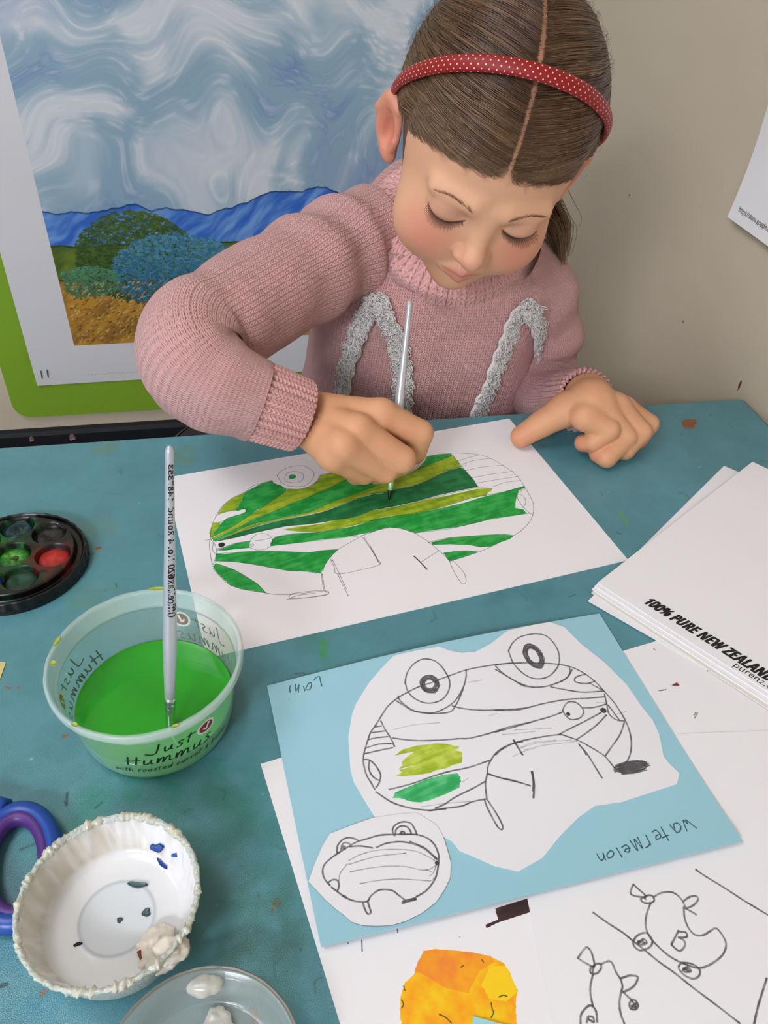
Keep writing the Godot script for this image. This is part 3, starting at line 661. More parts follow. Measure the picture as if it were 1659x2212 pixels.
	pad.line([1198, 277, 1161, 280, 1144, 290, 1145, 304, 1182, 319, 1220, 315], 6, grey, 1, 0.5)
	pad.line([1037, 301, 1089, 327, 1151, 352, 1230, 365], 6, grey, 1, 0.5)
	pad.line([793, 350, 879, 368, 975, 365, 1071, 368, 1162, 382, 1222, 390], 6, grey, 1, 0.5)
	pad.line([1193, 318, 1212, 341, 1234, 366], 6, grey, 1, 0.5)
	pad.line([1038, 411, 1055, 392, 1079, 380, 1104, 390, 1115, 413, 1112, 436, 1088, 454, 1055, 454, 1042, 436, 1038, 411], 6, grey, 1, 0.5)
	pad.line([1118, 416, 1160, 424, 1216, 421], 6, grey, 1, 0.5)
	pad.line([760, 436, 830, 433, 901, 428, 973, 424, 1034, 416], 6, grey, 1, 0.5)
	pad.line([1228, 378, 1215, 423, 1204, 458, 1212, 485, 1229, 499, 1248, 504], 6, grey, 1, 0.5)
	pad.line([1218, 427, 1224, 462, 1229, 495], 6, grey, 1, 0.5)
	pad.line([1191, 465, 1140, 494, 1086, 517, 1035, 535], 6, grey, 1, 0.5)
	pad.line([1176, 451, 1098, 472, 1034, 487, 981, 501], 6, grey, 1, 0.5)
	pad.line([1243, 509, 1200, 554, 1154, 587, 1107, 620], 6, grey, 1, 0.5)
	pad.line([727, 523, 760, 507, 815, 494, 896, 494, 981, 501, 1011, 517, 1045, 544, 1075, 578, 1105, 619, 1116, 660, 1120, 674], 6, grey, 1, 0.5)
	pad.line([328, 557, 407, 556, 490, 547, 556, 544, 621, 546, 698, 538], 6, grey, 1, 0.5)
	pad.line([700, 541, 684, 561, 673, 585, 655, 616, 645, 648, 639, 673], 6, grey, 1, 0.5)
	pad.line([699, 543, 726, 520, 757, 505, 795, 496, 843, 496], 6, grey, 1, 0.5)
	pad.line([630, 673, 629, 702, 633, 744, 639, 778, 648, 788, 655, 778, 654, 750, 648, 715, 639, 676], 6, grey, 1, 0.5)
	pad.line([655, 611, 605, 625, 540, 640, 495, 656, 459, 663], 6, grey, 1, 0.5)
	pad.line([275, 513, 282, 545], 6, grey, 1, 0.5)
	pad.line([283, 553, 322, 602, 366, 634, 412, 656, 444, 666, 494, 673], 6, grey, 1, 0.5)
	pad.line([437, 666, 490, 671, 547, 677, 588, 671, 639, 673], 6, grey, 1, 0.5)
	pad.line([675, 586, 713, 611, 754, 632, 802, 664], 6, grey, 1, 0.5)
	pad.line([680, 588, 716, 613, 777, 647], 6, grey, 1, 0.5)
	pad.line([1036, 552, 1048, 596, 1053, 649, 1057, 696], 6, grey, 1, 0.5)
	pad.line([1036, 557, 1043, 585, 1043, 600], 6, grey, 1, 0.5)
	pad.line([110, 736, 85, 747, 62, 762, 52, 783, 53, 808, 65, 834], 6, grey, 1, 0.5)
	pad.line([68, 840, 100, 880, 124, 899, 149, 909, 165, 910, 178, 897, 203, 886, 225, 888, 247, 898, 259, 914, 274, 934], 6, grey, 1, 0.5)
	pad.line([311, 934, 346, 923, 380, 898, 398, 873, 414, 839, 420, 817, 417, 784, 401, 757, 370, 737, 323, 724, 259, 710, 215, 711, 174, 714, 132, 728, 110, 736], 6, grey, 1, 0.5)
	pad.line([109, 734, 116, 710, 136, 694, 157, 692, 177, 703, 186, 714], 6, grey, 1, 0.5)
	pad.line([124, 726, 131, 710, 143, 706, 156, 715], 6, grey, 1, 0.5)
	pad.line([301, 723, 300, 704, 312, 689, 338, 683, 363, 693, 371, 715, 373, 738], 6, grey, 1, 0.5)
	pad.line([305, 722, 312, 704, 331, 696, 349, 704, 356, 722, 354, 733], 6, grey, 1, 0.5)
	pad.line([130, 722, 134, 716, 138, 721, 134, 727, 130, 723], 6, grey, 1, 0.5)
	pad.line([320, 722, 327, 715, 335, 719, 334, 726, 323, 724, 329, 719], 6, grey, 1, 0.5)
	pad.line([153, 723, 187, 730, 223, 746], 6, grey, 1, 0.5)
	pad.line([234, 748, 267, 742, 310, 747, 346, 762, 381, 789, 410, 835], 6, grey, 1, 0.5)
	pad.line([344, 755, 382, 786, 398, 811, 411, 833], 6, grey, 1, 0.5)
	pad.line([61, 823, 76, 817, 91, 824, 91, 841, 83, 856], 6, grey, 1, 0.5)
	pad.line([149, 910, 150, 932, 155, 949, 165, 947, 165, 932, 164, 909], 6, grey, 1, 0.5)
	pad.line([822, 520, 888, 514, 953, 522, 1018, 532], 3, grey, 0.5, 0.5)
	pad.line([832, 529, 905, 528, 975, 535, 1036, 542], 3, grey, 0.5, 0.5)
	pad.line([785, 544, 825, 535, 880, 532], 3, grey, 0.5, 0.5)
	pad.line([828, 516, 886, 509, 963, 520], 3, grey, 0.5, 0.5)
	pad.line([734, 207, 792, 210], 3, grey, 0.5, 0.5)
	pad.line([406, 332, 484, 333, 577, 348], 3, grey, 0.5, 0.5)
	pad.line([761, 366, 793, 364], 3, grey, 0.5, 0.5)
	pad.line([781, 451, 841, 461, 903, 468], 3, grey, 0.5, 0.5)
	pad.line([830, 444, 902, 458, 968, 469], 3, grey, 0.5, 0.5)
	pad.line([1180, 405, 1214, 415], 3, grey, 0.5, 0.5)
	pad.line([1215, 471, 1274, 469], 3, grey, 0.5, 0.5)
	pad.line([577, 594, 605, 584], 3, grey, 0.5, 0.5)
	pad.line([415, 646, 495, 654, 578, 668], 3, grey, 0.5, 0.5)
	pad.line([139, 768, 180, 758, 230, 757, 293, 769, 348, 789, 380, 813, 403, 837], 3.6, grey, 0.7, 0.5)
	pad.line([133, 806, 184, 808, 247, 816, 308, 833, 363, 859, 405, 851], 3.6, grey, 0.7, 0.5)
	pad.line([154, 851, 205, 854, 267, 864, 326, 882, 369, 896, 383, 889], 3.6, grey, 0.7, 0.5)
	pad.line([401, 853, 385, 873, 369, 881], 3.6, grey, 0.7, 0.5)
	pad.line([136, 781, 225, 777, 321, 790], 3.6, grey, 0.7, 0.5)
	pad.line([94, 825, 105, 801, 133, 777], 3.6, grey, 0.7, 0.5)
	pad.line([366, 858, 380, 868], 3.6, grey, 0.7, 0.5)
	pad.line([812, 483, 821, 546], 7.5, grey, 1, 0.5)
	pad.line([827, 615, 818, 652, 802, 684], 7.5, grey, 1, 0.5)
	pad.line([829, 615, 815, 664, 794, 708], 7.5, grey, 1, 0.5)
	pad.line([265, 942, 308, 941], 8, grey, 1, 0.5)
	pad.line([269, 938, 308, 938], 8, grey, 1, 0.5)
	pad.line([95, 875, 104, 883], 8, grey, 1, 0.5)
	pad.spot(1052, 428, 7.68, grey)
	pad.spot(1189, 444, 11.52, grey)
	pad.spot(406, 845, 7.2, grey)
	pad.ring(591, 177, 36, 42, 19, 20, grey)
	pad.ring(1031, 150, 38, 62, 20, 37, grey)
	pad.scribble(1115, 680, 1243, 685, 38, 26, grey)
	var cm := mat(Color.WHITE, 0.65, pad.tex())
	var outline := PackedVector2Array()
	for p in [Vector2(0.4258, 0.0119), Vector2(0.3527, 0.0108), Vector2(0.3068, 0.0580), Vector2(0.2627, 0.1095), Vector2(0.2158, 0.1838), Vector2(0.1987, 0.2223), Vector2(0.1728, 0.3148), Vector2(0.1563, 0.4474), Vector2(0.1569, 0.4933), Vector2(0.1713, 0.5735), Vector2(0.1837, 0.6387), Vector2(0.2383, 0.6783), Vector2(0.2955, 0.7204), Vector2(0.3407, 0.7789), Vector2(0.3499, 0.8155), Vector2(0.3701, 0.8360), Vector2(0.4140, 0.8890), Vector2(0.4619, 0.9238), Vector2(0.5279, 0.9007), Vector2(0.5916, 0.8442), Vector2(0.6530, 0.8004), Vector2(0.7052, 0.7761), Vector2(0.7704, 0.7845), Vector2(0.9296, 0.7688), Vector2(0.9490, 0.7401), Vector2(0.9519, 0.7337), Vector2(0.9412, 0.6908), Vector2(0.9376, 0.6637), Vector2(0.9465, 0.6308), Vector2(0.9607, 0.5767), Vector2(0.9660, 0.5179), Vector2(0.9585, 0.4585), Vector2(0.9565, 0.4100), Vector2(0.9531, 0.3545), Vector2(0.9273, 0.2388), Vector2(0.8921, 0.1394), Vector2(0.8692, 0.0404), Vector2(0.8336, 0.0020), Vector2(0.7844, 0.0020), Vector2(0.6956, 0.0071), Vector2(0.6338, 0.0524), Vector2(0.5800, 0.0764), Vector2(0.5387, 0.0676), Vector2(0.5105, 0.0464), Vector2(0.4857, 0.0177)]:
		outline.append(p)
	var c1 := part("cutout", cutout_mesh(outline, q, T + 0.00185, 0.0003, card_lift), cm, o)
	c1.set_meta("label", "large cut out frog drawing with green and yellow paint swatches")
	outline = PackedVector2Array()
	for p in [Vector2(0.0020, 0.7962), Vector2(0.0228, 0.7467), Vector2(0.0480, 0.6933), Vector2(0.0725, 0.6560), Vector2(0.1232, 0.6458), Vector2(0.1755, 0.6376), Vector2(0.2210, 0.6432), Vector2(0.2815, 0.6559), Vector2(0.2989, 0.6841), Vector2(0.3188, 0.7165), Vector2(0.3239, 0.7576), Vector2(0.3229, 0.8027), Vector2(0.3207, 0.8465), Vector2(0.3082, 0.8926), Vector2(0.2864, 0.9245), Vector2(0.2608, 0.9544), Vector2(0.2239, 0.9765), Vector2(0.1855, 0.9882), Vector2(0.1518, 0.9903), Vector2(0.1207, 0.9808), Vector2(0.0942, 0.9698), Vector2(0.0734, 0.9514), Vector2(0.0603, 0.9247), Vector2(0.0466, 0.9008), Vector2(0.0299, 0.8658), Vector2(0.0138, 0.8241)]:
		outline.append(p)
	var c2 := part("cutout", cutout_mesh(outline, q, T + 0.0022, 0.0003, card_lift), cm, o)
	c2.set_meta("label", "small cut out frog drawing")

func palette() -> void:
	var c := Vector3(-0.196, T, -0.4995)
	var o := thing("paint_palette", "round black watercolour palette with used paint pans on the left of the table", "palette", c)
	var wells := [[-95.0, 0.0335, "teal", Color(0.02, 0.2, 0.22), Color(0.1, 0.09, 0.14)], [-44.0, 0.0325, "black", Color(0.1, 0.085, 0.085), Color(0.2, 0.17, 0.16)], [9.0, 0.0305, "red", Color(0.62, 0.1, 0.07), Color(0.7, 0.2, 0.15)], [70.0, 0.0295, "dark green", Color(0.05, 0.2, 0.12), Color(0.1, 0.3, 0.2)], [120.0, 0.0315, "blue", Color(0.04, 0.1, 0.4), Color(0.1, 0.2, 0.5)], [169.0, 0.0315, "yellow", Color(0.7, 0.5, 0.05), Color(0.8, 0.6, 0.1)], [216.0, 0.0315, "brown", Color(0.25, 0.12, 0.05), Color(0.3, 0.16, 0.1)], [0.0, 0.0, "light green", Color(0.1, 0.42, 0.08), Color(0.5, 0.7, 0.3)]]
	var R := 0.0545
	var pos: Array[Vector2] = []
	for w in wells:
		pos.append(Vector2(cos(deg_to_rad(w[0])), sin(deg_to_rad(w[0]))) * w[1])
	var g := Geo.new()
	var nr := 100
	var na := 300
	var smear := func(x: float, z: float) -> Color:
		var base := Color(0.02, 0.02, 0.023)
		var n := nz.get_noise_2d(x * 90.0, z * 90.0)
		var n2 := nz.get_noise_2d(x * 40.0 + 5.0, z * 40.0)
		base = base.lerp(Color(0.42, 0.14, 0.1), clampf(1.25 - Vector2(x - 0.026, z - 0.008).length() / 0.021 + n, 0, 0.75))
		base = base.lerp(Color(0.03, 0.35, 0.17), clampf(1.2 - Vector2(x + 0.005, z + 0.028).length() / 0.02 + n, 0, 0.85))
		base = base.lerp(Color(0.08, 0.3, 0.16), clampf(1.1 - Vector2(x - 0.006, z - 0.03).length() / 0.02 + n2, 0, 0.8))
		base = base.lerp(Color(0.12, 0.4, 0.07), clampf(1.1 - Vector2(x + 0.008, z).length() / 0.016 + n, 0, 0.85))
		base = base.lerp(Color(0.13, 0.11, 0.1), clampf(1.1 - Vector2(x - 0.032, z + 0.022).length() / 0.02 + n2, 0, 0.8))
		return base.srgb_to_linear()
	for i in nr + 1:
		for j in na + 1:
			var a := TAU * (j % na) / na
			var r := R * i / nr
			var x := sin(a) * r
			var z := cos(a) * r
			var y := 0.012
			for k in pos.size():
				var d := Vector2(x, z).distance_to(pos[k])
				y -= 0.0048 * (1.0 - smoothstep(0.0118, 0.0134, d))
			y = maxf(y, 0.0062)
			# step down to a scalloped brim
			y -= 0.0055 * smoothstep(0.0448, 0.0462, r)
			y += 0.0035 * smoothstep(0.0500, 0.0520, r)
			y -= 0.006 * smoothstep(0.0531, 0.0545, r)
			var sc := 1.0 + 0.008 * sin(a * 34.0) * smoothstep(0.05, 0.0545, r)
			g.vert(Vector3(x * sc, y, z * sc) + c, Vector2(x, z), smear.call(x, z) if r < 0.0525 else Color(0.006, 0.006, 0.007))
	g.weave(nr + 1, na + 1, 0)
	var f := g.v.size()
	for y in [0.004, 0.0]:
		for j in na + 1:
			var a := TAU * (j % na) / na
			g.vert(Vector3(sin(a) * R, y, cos(a) * R) + c, Vector2.ZERO, Color(0.006, 0.006, 0.007))
	g.weave(2, na + 1, f)
	g.facing(Vector3.UP)
	var pm := mat(Color.WHITE, 0.3)
	pm.vertex_color_use_as_albedo = true
	part("tray", g.mesh(false, true), pm, o)
	for k in wells.size():
		var w: Array = wells[k]
		var seed_ := k * 13.0
		var prof := [[0.0, 0.0095], [0.003, 0.0094], [0.006, 0.0092], [0.0085, 0.009], [0.0105, 0.0084], [0.0118, 0.0072], [0.0119, 0.0063]]
		var c2 := c + Vector3(pos[k].x, 0, pos[k].y)
		var l := lathe(prof, 40, func(a: float, i: int) -> Vector2: return Vector2(1.0, nz.get_noise_2d(cos(a) * i * 0.25 + seed_, sin(a) * i * 0.25) * 0.0008 - (0.0022 if i < 2 and k != 2 else 0.0)), c2)
		for i in l.v.size():
			var d: Vector3 = l.v[i] - c2
			var n := nz.get_noise_2d(d.x * 180.0 + seed_, d.z * 180.0)
			l.col[i] = w[3].lerp(w[4], clampf(0.9 - Vector2(d.x, d.z).length() / 0.009 + n, 0, 1)).srgb_to_linear()
		l.facing(Vector3.UP)
		var cm := mat(Color.WHITE, 0.16 if k in [0, 1, 7] else 0.6)
		cm.vertex_color_use_as_albedo = true
		if k == 7 or k == 1:
			relief(cm, 0.12, 0.05)
			triplanar(cm, 40.0)
		var pn := part("paint_pan", l.mesh(false, true), cm, o)
		pn.set_meta("label", w[2] + " paint pan")

func tub() -> void:
	var c := Vector3(-0.0795, T, -0.3385)
	var o := thing("plastic_tub", "clear plastic tub of green paint water with handwritten style lettering", "tub", c)
	var plastic := mat(Color(0.9, 0.95, 0.93, 0.16), 0.2)
	plastic.transparency = BaseMaterial3D.TRANSPARENCY_ALPHA
	var RB := 0.0465
	var wall := func(y: float) -> float: return RB + (0.0535 - RB) * clampf(y / 0.05, 0, 1.2)
	var prof := [[0.0, 0.0012], [0.043, 0.0012], [0.0455, 0.002], [RB, 0.004]]
	for i in 9:
		var y := 0.004 + 0.044 * (i + 1) / 9.0
		prof.append([wall.call(y), y])
	var shell := lathe(prof, 96, null, c)
	var inner := []
	for q in prof:
		inner.append([maxf(q[0] - 0.0008, 0.0), q[1] + 0.0006])
	part("tub_wall", shell.outward().mesh(false, false), plastic, o)
	var frost := mat(Color(0.85, 0.93, 0.9, 0.36), 0.3)
	frost.transparency = BaseMaterial3D.TRANSPARENCY_ALPHA
	frost.clearcoat_enabled = true
	frost.clearcoat = 0.6
	frost.clearcoat_roughness = 0.12
	var rim := lathe([[0.0527, 0.047], [0.0545, 0.0485], [0.0545, 0.0515], [0.0553, 0.053], [0.0553, 0.0585], [0.0562, 0.0605], [0.0578, 0.0605], [0.0586, 0.0592], [0.0586, 0.0555], [0.058, 0.0555], [0.0578, 0.0585], [0.0564, 0.0588], [0.0548, 0.053], [0.054, 0.0515], [0.0538, 0.049], [0.0527, 0.047]], 120, func(a: float, _i: int) -> Vector2: return Vector2(1.0 + 0.003 * nz.get_noise_2d(cos(a) * 4.0, sin(a) * 4.0), 0.0005 * nz.get_noise_2d(cos(a) * 9.0, sin(a) * 9.0)), c)
	part("rim", rim.outward().mesh(), frost, o)
	# paint splashes dried on the rim
	var splash := mat(Color(0.66, 0.72, 0.3), 0.4)
	for s in [[175, 0.0572, 0.006, 0.0017], [250, 0.057, 0.004, 0.0015], [268, 0.0535, 0.002, 0.002], [322, 0.0572, 0.002, 0.0016], [20, 0.0572, 0.002, 0.0015]]:
		var ol := PackedVector2Array()
		for i in 14:
			var a := TAU * i / 14.0
			ol.append(Vector2(cos(a) * s[2] * (1.0 + 0.2 * sin(i * 2.1)), sin(a) * s[3]))
		var an := deg_to_rad(s[0])
		var sp := Geo.new()
		sp.add(plate(ol, [[0.0, 0.0], [0.0004, 0.0003]]), Transform3D(Basis(Vector3.UP, an), c + Vector3(sin(an) * s[1], 0.0606, cos(an) * s[1])))
		part("paint_splash", sp.mesh(), splash, o)
	# the water
	var lvl := 0.0205
	var wp := [[0.0, 0.0026], [RB - 0.0015, 0.0028]]
	for i in 6:
		var y := 0.003 + (lvl - 0.003) * i / 5.0
		wp.append([wall.call(y) - 0.0007, y])
	wp.append([wall.call(lvl) - 0.0012, lvl - 0.0003])
	wp.append([0.045, lvl - 0.0006])
	wp.append([0.02, lvl - 0.0006])
	wp.append([0.0, lvl - 0.0006])
	var wm := mat(Color(0.14, 0.63, 0.13), 0.06)
	wm.subsurf_scatter_enabled = true
	wm.subsurf_scatter_strength = 0.25
	var water := lathe(wp, 96, null, c).outward()
	part("paint_water", water.mesh(), wm, o)
	# printed label, three times round the wall
	var dark := mat(Color(0.02, 0.09, 0.05), 0.4)
	for az in [0.16, 0.16 + TAU / 3.0, 0.16 - TAU / 3.0]:
		var put := func(x: float, y: float) -> Array:
			var bow := y + 0.0
			var r: float = wall.call(bow) + 0.00025
			var a: float = az + x / 0.05
			return [c + Vector3(sin(a) * r, bow, cos(a) * r), Vector3(sin(a), -0.14, cos(a)).normalized()]
		var g := Geo.new()
		write_hand(g, "Just", -0.0075, 0.0335, 0.0055, 0.00105, 0.25, put)
		write_hand(g, "Hummus", -0.0225, 0.0215, 0.0060, 0.0011, 0.25, put)
		write_hand(g, "with roasted carrot & honey", -0.031, 0.0128, 0.0027, 0.0005, 0.25, put)
		part("lettering", g.mesh(), dark, o)
		# round approval badge with a tick: a red disc in a white ring
		var bx := 0.0275
		var by := 0.038
		for layer in 2:
			var b := Geo.new()
			var r0 := 0.0047 if layer == 0 else 0.0
			var r1 := 0.0062 if layer == 0 else 0.0047
			for i in 29:
				for r in [r0, r1]:
					var pn: Array = put.call(bx + cos(TAU * i / 28.0) * r, by + sin(TAU * i / 28.0) * r)
					b.vert(pn[0] + pn[1] * 0.0002)
					b.nn.append(pn[1])
			for i in 28:
				b.quad(i * 2, i * 2 + 2, i * 2 + 3, i * 2 + 1)
			part("badge", b.mesh(), mat(Color(0.85, 0.86, 0.84), 0.5) if layer == 0 else mat(Color(0.5, 0.11, 0.09), 0.5), o)
		var tk := Geo.new()
		for face in [0.0004, -0.0001]:
			var put2 := func(x: float, y: float) -> Array:
				var pn: Array = put.call(x, y)
				return [pn[0] + pn[1] * face, pn[1] * signf(face)]
			ribbons(tk, [[-0.45, 0.1, -0.1, -0.35, 0.0, -0.3, 0.4, 0.75]], bx, by, 0.005, 0.0014, 0.0, put2)
		part("tick_mark", tk.mesh(), mat(Color(0.9, 0.88, 0.84), 0.5), o)
	# brush standing in it
	brush("paint_brush", "silver paint brush standing in the tub of green water", Vector3(-0.0712, 0.6045, -0.3100), Vector3(-0.0482, 0.7920, -0.3676), 0.0, true)

func brush(called: String, label: String, tip: Vector3, top: Vector3, green: float, printed: bool) -> void:
	var o := thing(called, label, "brush", tip)
	var L := tip.distance_to(top)
	var d := (top - tip) / L
	var x := Vector3.FORWARD.cross(d).normalized()
	var y := d.cross(x)
	var b := Basis(x, d, -y)
	if b.determinant() < 0:
		b = Basis(-x, d, -y)
	var tr := Transform3D(b, tip)
	var hairs := lathe([[0.0, 0.0], [0.0009, 0.002], [0.0018, 0.006], [0.0021, 0.0105]], 20).outward()
	var g := Geo.new()
	g.add(hairs, tr)
	part("bristles", g.mesh(), mat(Color(0.03, 0.06, 0.035), 0.5), o)
	g = Geo.new()
	g.add(lathe([[0.0, 0.0095], [0.0021, 0.0095], [0.0024, 0.013], [0.0029, 0.026], [0.0032, 0.0295], [0.0028, 0.0302], [0.0032, 0.031], [0.0033, 0.0335], [0.0029, 0.0342], [0.0033, 0.035], [0.0033, 0.0385], [0.0, 0.0386]], 28).outward(), tr)
	var fm: StandardMaterial3D = M.steel
	if green > 0.0:
		fm = mat(Color(0.6, 0.82, 0.62), 0.3)
		fm.metallic = 0.4
	part("ferrule", g.mesh(), fm, o)
	var hp := [[0.0, 0.038]]
	for i in 24:
		var s := i / 23.0
		var yy := lerpf(0.038, L - 0.004, s)
		var r := lerpf(0.0033, 0.0041, smoothstep(0.0, 0.22, s))
		r = lerpf(r, 0.0024, smoothstep(0.22, 1.0, s))
		hp.append([r, yy])
	for i in 5:
		var a := PI * 0.5 * (i + 1) / 5.0
		hp.append([0.0024 * cos(a), L - 0.004 + 0.004 * sin(a)])
	g = Geo.new()
	g.add(lathe(hp, 28).outward(), tr)
	part("handle", g.mesh(), M.silver, o)
	if printed:
		var face := (Vector3(0, 1.04, 0) - (tip + top) * 0.5)
		face = (face - d * face.dot(d)).normalized()
		var left := d.cross(face)
		for t in [["OfficeMax®", 0.0027, 0.0950, 700, 0.72, "Droid Serif"], ["620 No. 4 Round  1487353", 0.0021, 0.1195, 700, 0.88, "Droid Sans"]]:
			var tx := letters(t[0], t[1], t[5], t[3], 0.00008)
			var tg := Geo.new()
			for q in tx.v:
				var r := 0.0039
				var a: float = (q.y - 0.0027) / r
				var s: float = t[2] + q.x * t[4]
				var u := (s - 0.038) / (L - 0.042)
				r = lerpf(lerpf(0.0033, 0.0041, smoothstep(0.0, 0.22, u)), 0.0024, smoothstep(0.22, 1.0, u)) + 0.00006
				tg.vert(tip + d * s + (face * cos(a) + left * sin(a)) * (r + q.z))
			tg.ix = tx.ix
			part("lettering", tg.mesh(true), M.ink, o)

func brush_in_hand() -> void:
	brush("paint_brush", "silver paint brush held in the girl's hand with its tip on the painting", Vector3(0.1064, 0.6008, -0.5415), Vector3(0.1332, 0.7500, -0.6220), 1.0, false)

func paint_bowl() -> void:
	var c := Vector3(-0.0935, T, -0.2075)
	var o := thing("paint_bowl", "white paint bowl with crusted rim beside the scissors at lower left", "bowl", c)
	var out := lathe([[0.0, 0.0], [0.034, 0.0], [0.0365, 0.002], [0.040, 0.015], [0.0435, 0.029], [0.045, 0.0315], [0.0445, 0.033], [0.0428, 0.0325], [0.0418, 0.03]], 140, func(a: float, i: int) -> Vector2: return Vector2(1.0 + (0.012 * nz.get_noise_2d(cos(a) * 5.0, sin(a) * 5.0) + 0.008 * nz.get_noise_2d(cos(a) * 22.0, sin(a) * 22.0 + i)) * (1.0 if i > 3 else 0.2), (0.0016 * nz.get_noise_2d(cos(a) * 16.0 + 7.0, sin(a) * 16.0 + i * 0.6)) * (1.0 if i > 4 else 0.0)), c)
	var sm := mat(Color(0.8, 0.81, 0.78), 0.3)
	sm.subsurf_scatter_enabled = true
	sm.subsurf_scatter_strength = 0.3
	relief(sm, 0.08, 0.08)
	triplanar(sm, 20.0)
	part("shell", out.facing(Vector3.UP).mesh(), sm, o)
	# paint that lines the inside and pools at the bottom
	var g := Geo.new()
	var prof := [[0.0, 0.0085], [0.006, 0.0085], [0.012, 0.0085], [0.0175, 0.0085], [0.019, 0.0091], [0.0205, 0.0086], [0.026, 0.0086], [0.031, 0.0088], [0.0345, 0.0095], [0.0365, 0.012], [0.0382, 0.017], [0.0398, 0.023], [0.0415, 0.0285], [0.0428, 0.0318]]
	for i in prof.size():
		for s in 161:
			var a := TAU * (s % 160) / 160.0
			var r: float = prof[i][0]
			var y: float = prof[i][1]
			var n := nz.get_noise_2d(sin(a) * r * 120.0, cos(a) * r * 120.0 + 3.0)
			if i > 8:
				r += n * 0.0012
				y += nz.get_noise_2d(sin(a) * 9.0, cos(a) * 9.0 + i) * 0.0012
			var p := Vector3(sin(a) * r, y, cos(a) * r)
			# cream film on the left wall, clean white elsewhere
			var col := Color(0.9, 0.9, 0.9)
			if i == 4:
				col = Color(0.74, 0.77, 0.79)
			elif i < 4:
				col = Color(0.85, 0.87, 0.88)
			if i > 8:
				col = col.lerp(Color(0.8, 0.77, 0.7), clampf(0.4 + n - sin(a) * 0.5, 0, 1))
			g.vert(c + p, Vector2.ZERO, col.srgb_to_linear())
	g.weave(prof.size(), 161, 0)
	var pm := mat(Color.WHITE, 0.14)
	pm.vertex_color_use_as_albedo = true
	pm.clearcoat_enabled = true
	pm.clearcoat = 0.4
	part("white_paint", g.facing(Vector3.UP).mesh(false, true), pm, o)
	# streaks of other paint: [pixel-free] angle, radius, height, length along, width, colour
	var bm := mat(Color(0.1, 0.28, 0.6), 0.2)
	var gm := mat(Color(0.3, 0.4, 0.42), 0.3)
	for s in [[148, 0.037, 0.0165, 0.010, 0.005, bm, 0.6], [128, 0.0392, 0.0205, 0.012, 0.0028, bm, 1.0], [140, 0.0335, 0.0098, 0.009, 0.002, bm, -0.2], [150, 0.0185, 0.0095, 0.011, 0.003, gm, 0.3], [92, 0.0148, 0.0089, 0.0045, 0.0042, gm, 0.2], [45, 0.002, 0.0089, 0.003, 0.0028, gm, 0.0], [300, 0.021, 0.0092, 0.0045, 0.0016, mat(Color(0.13, 0.14, 0.18), 0.4), 1.2]]:
		var an := deg_to_rad(s[0])
		var dn := Vector3(sin(an), 0, cos(an))
		var ol := PackedVector2Array()
		for i in 18:
			var t := TAU * i / 18.0
			ol.append(Vector2(cos(t) * s[3] * 0.5, sin(t) * s[4] * 0.5 * (1.0 + 0.3 * sin(3.0 * t))))
		var up := Vector3.UP if s[1] < 0.034 else (Vector3.UP * 0.35 - dn).normalized()
		var xx := up.cross(dn).normalized().rotated(up, s[6])
		var bs := Basis(xx, up, xx.cross(up))
		var k := Geo.new()
		k.add(plate(ol, [[-0.0006, 0.0], [0.0002, 0.0], [0.0005, 0.0006]]), Transform3D(bs, c + dn * s[1] + Vector3.UP * s[2]))
		part("paint_streak", k.mesh(), s[5], o)
	# dried glob hanging in from the near right of the rim
	var f := func(p: Vector3) -> float:
		var q := p - c
		var d := ell(q, Vector3(0.022, 0.0125, 0.020), Vector3(0.0105, 0.0035, 0.0125))
		d = smin(d, ell(q, Vector3(0.030, 0.02, 0.025), Vector3(0.009, 0.008, 0.006)), 0.006)
		return d + nz.get_noise_3d(q.x * 160.0, q.y * 160.0, q.z * 160.0) * 0.0024
	var glob := nets(c + Vector3(0.006, 0.004, 0.002), c + Vector3(0.042, 0.034, 0.04), 0.0012, f, null)
	part("dried_paint", glob.outward().mesh(), mat(Color(0.86, 0.82, 0.76), 0.28), o)
	var chip := Geo.new()
	chip.box(c + Vector3(0.0145, 0.0142, 0.0225), Vector3(0.003, 0.001, 0.0042), Basis(Vector3.UP, 0.4))
	part("flake", chip.mesh(true), mat(Color(0.42, 0.2, 0.12), 0.5), o)
	# crust of dried paint round the rim
	var cr := Geo.new()
	for i in 421:
		var a := TAU * (i % 420) / 420.0
		var ca := Vector3(sin(a), 0, cos(a))
		var thick := 0.0011 + 0.0010 * clampf(0.3 + nz.get_noise_2d(ca.x * 3.0, ca.z * 3.0) * 2.0, 0, 1)
		for k in 13:
			var q := TAU * (k % 12) / 12.0
			var n := 1.0 + 0.7 * nz.get_noise_3d(ca.x * 13.0, ca.z * 13.0, q * 0.3) + 0.45 * nz.get_noise_3d(ca.x * 33.0, ca.z * 33.0 + sin(q), cos(q) * 0.8)
			cr.vert(c + ca * (0.0437 + cos(q) * thick * n * 1.1 + 0.0006 * nz.get_noise_2d(ca.x * 9.0, ca.z * 9.0)) + Vector3.UP * (0.0317 + sin(q) * thick * n))
	cr.weave(421, 13, 0)
	var crm := mat(Color(0.8, 0.78, 0.72), 0.2)
	crm.subsurf_scatter_enabled = true
	crm.subsurf_scatter_strength = 0.3
	part("crust", cr.outward().mesh(), crm, o)

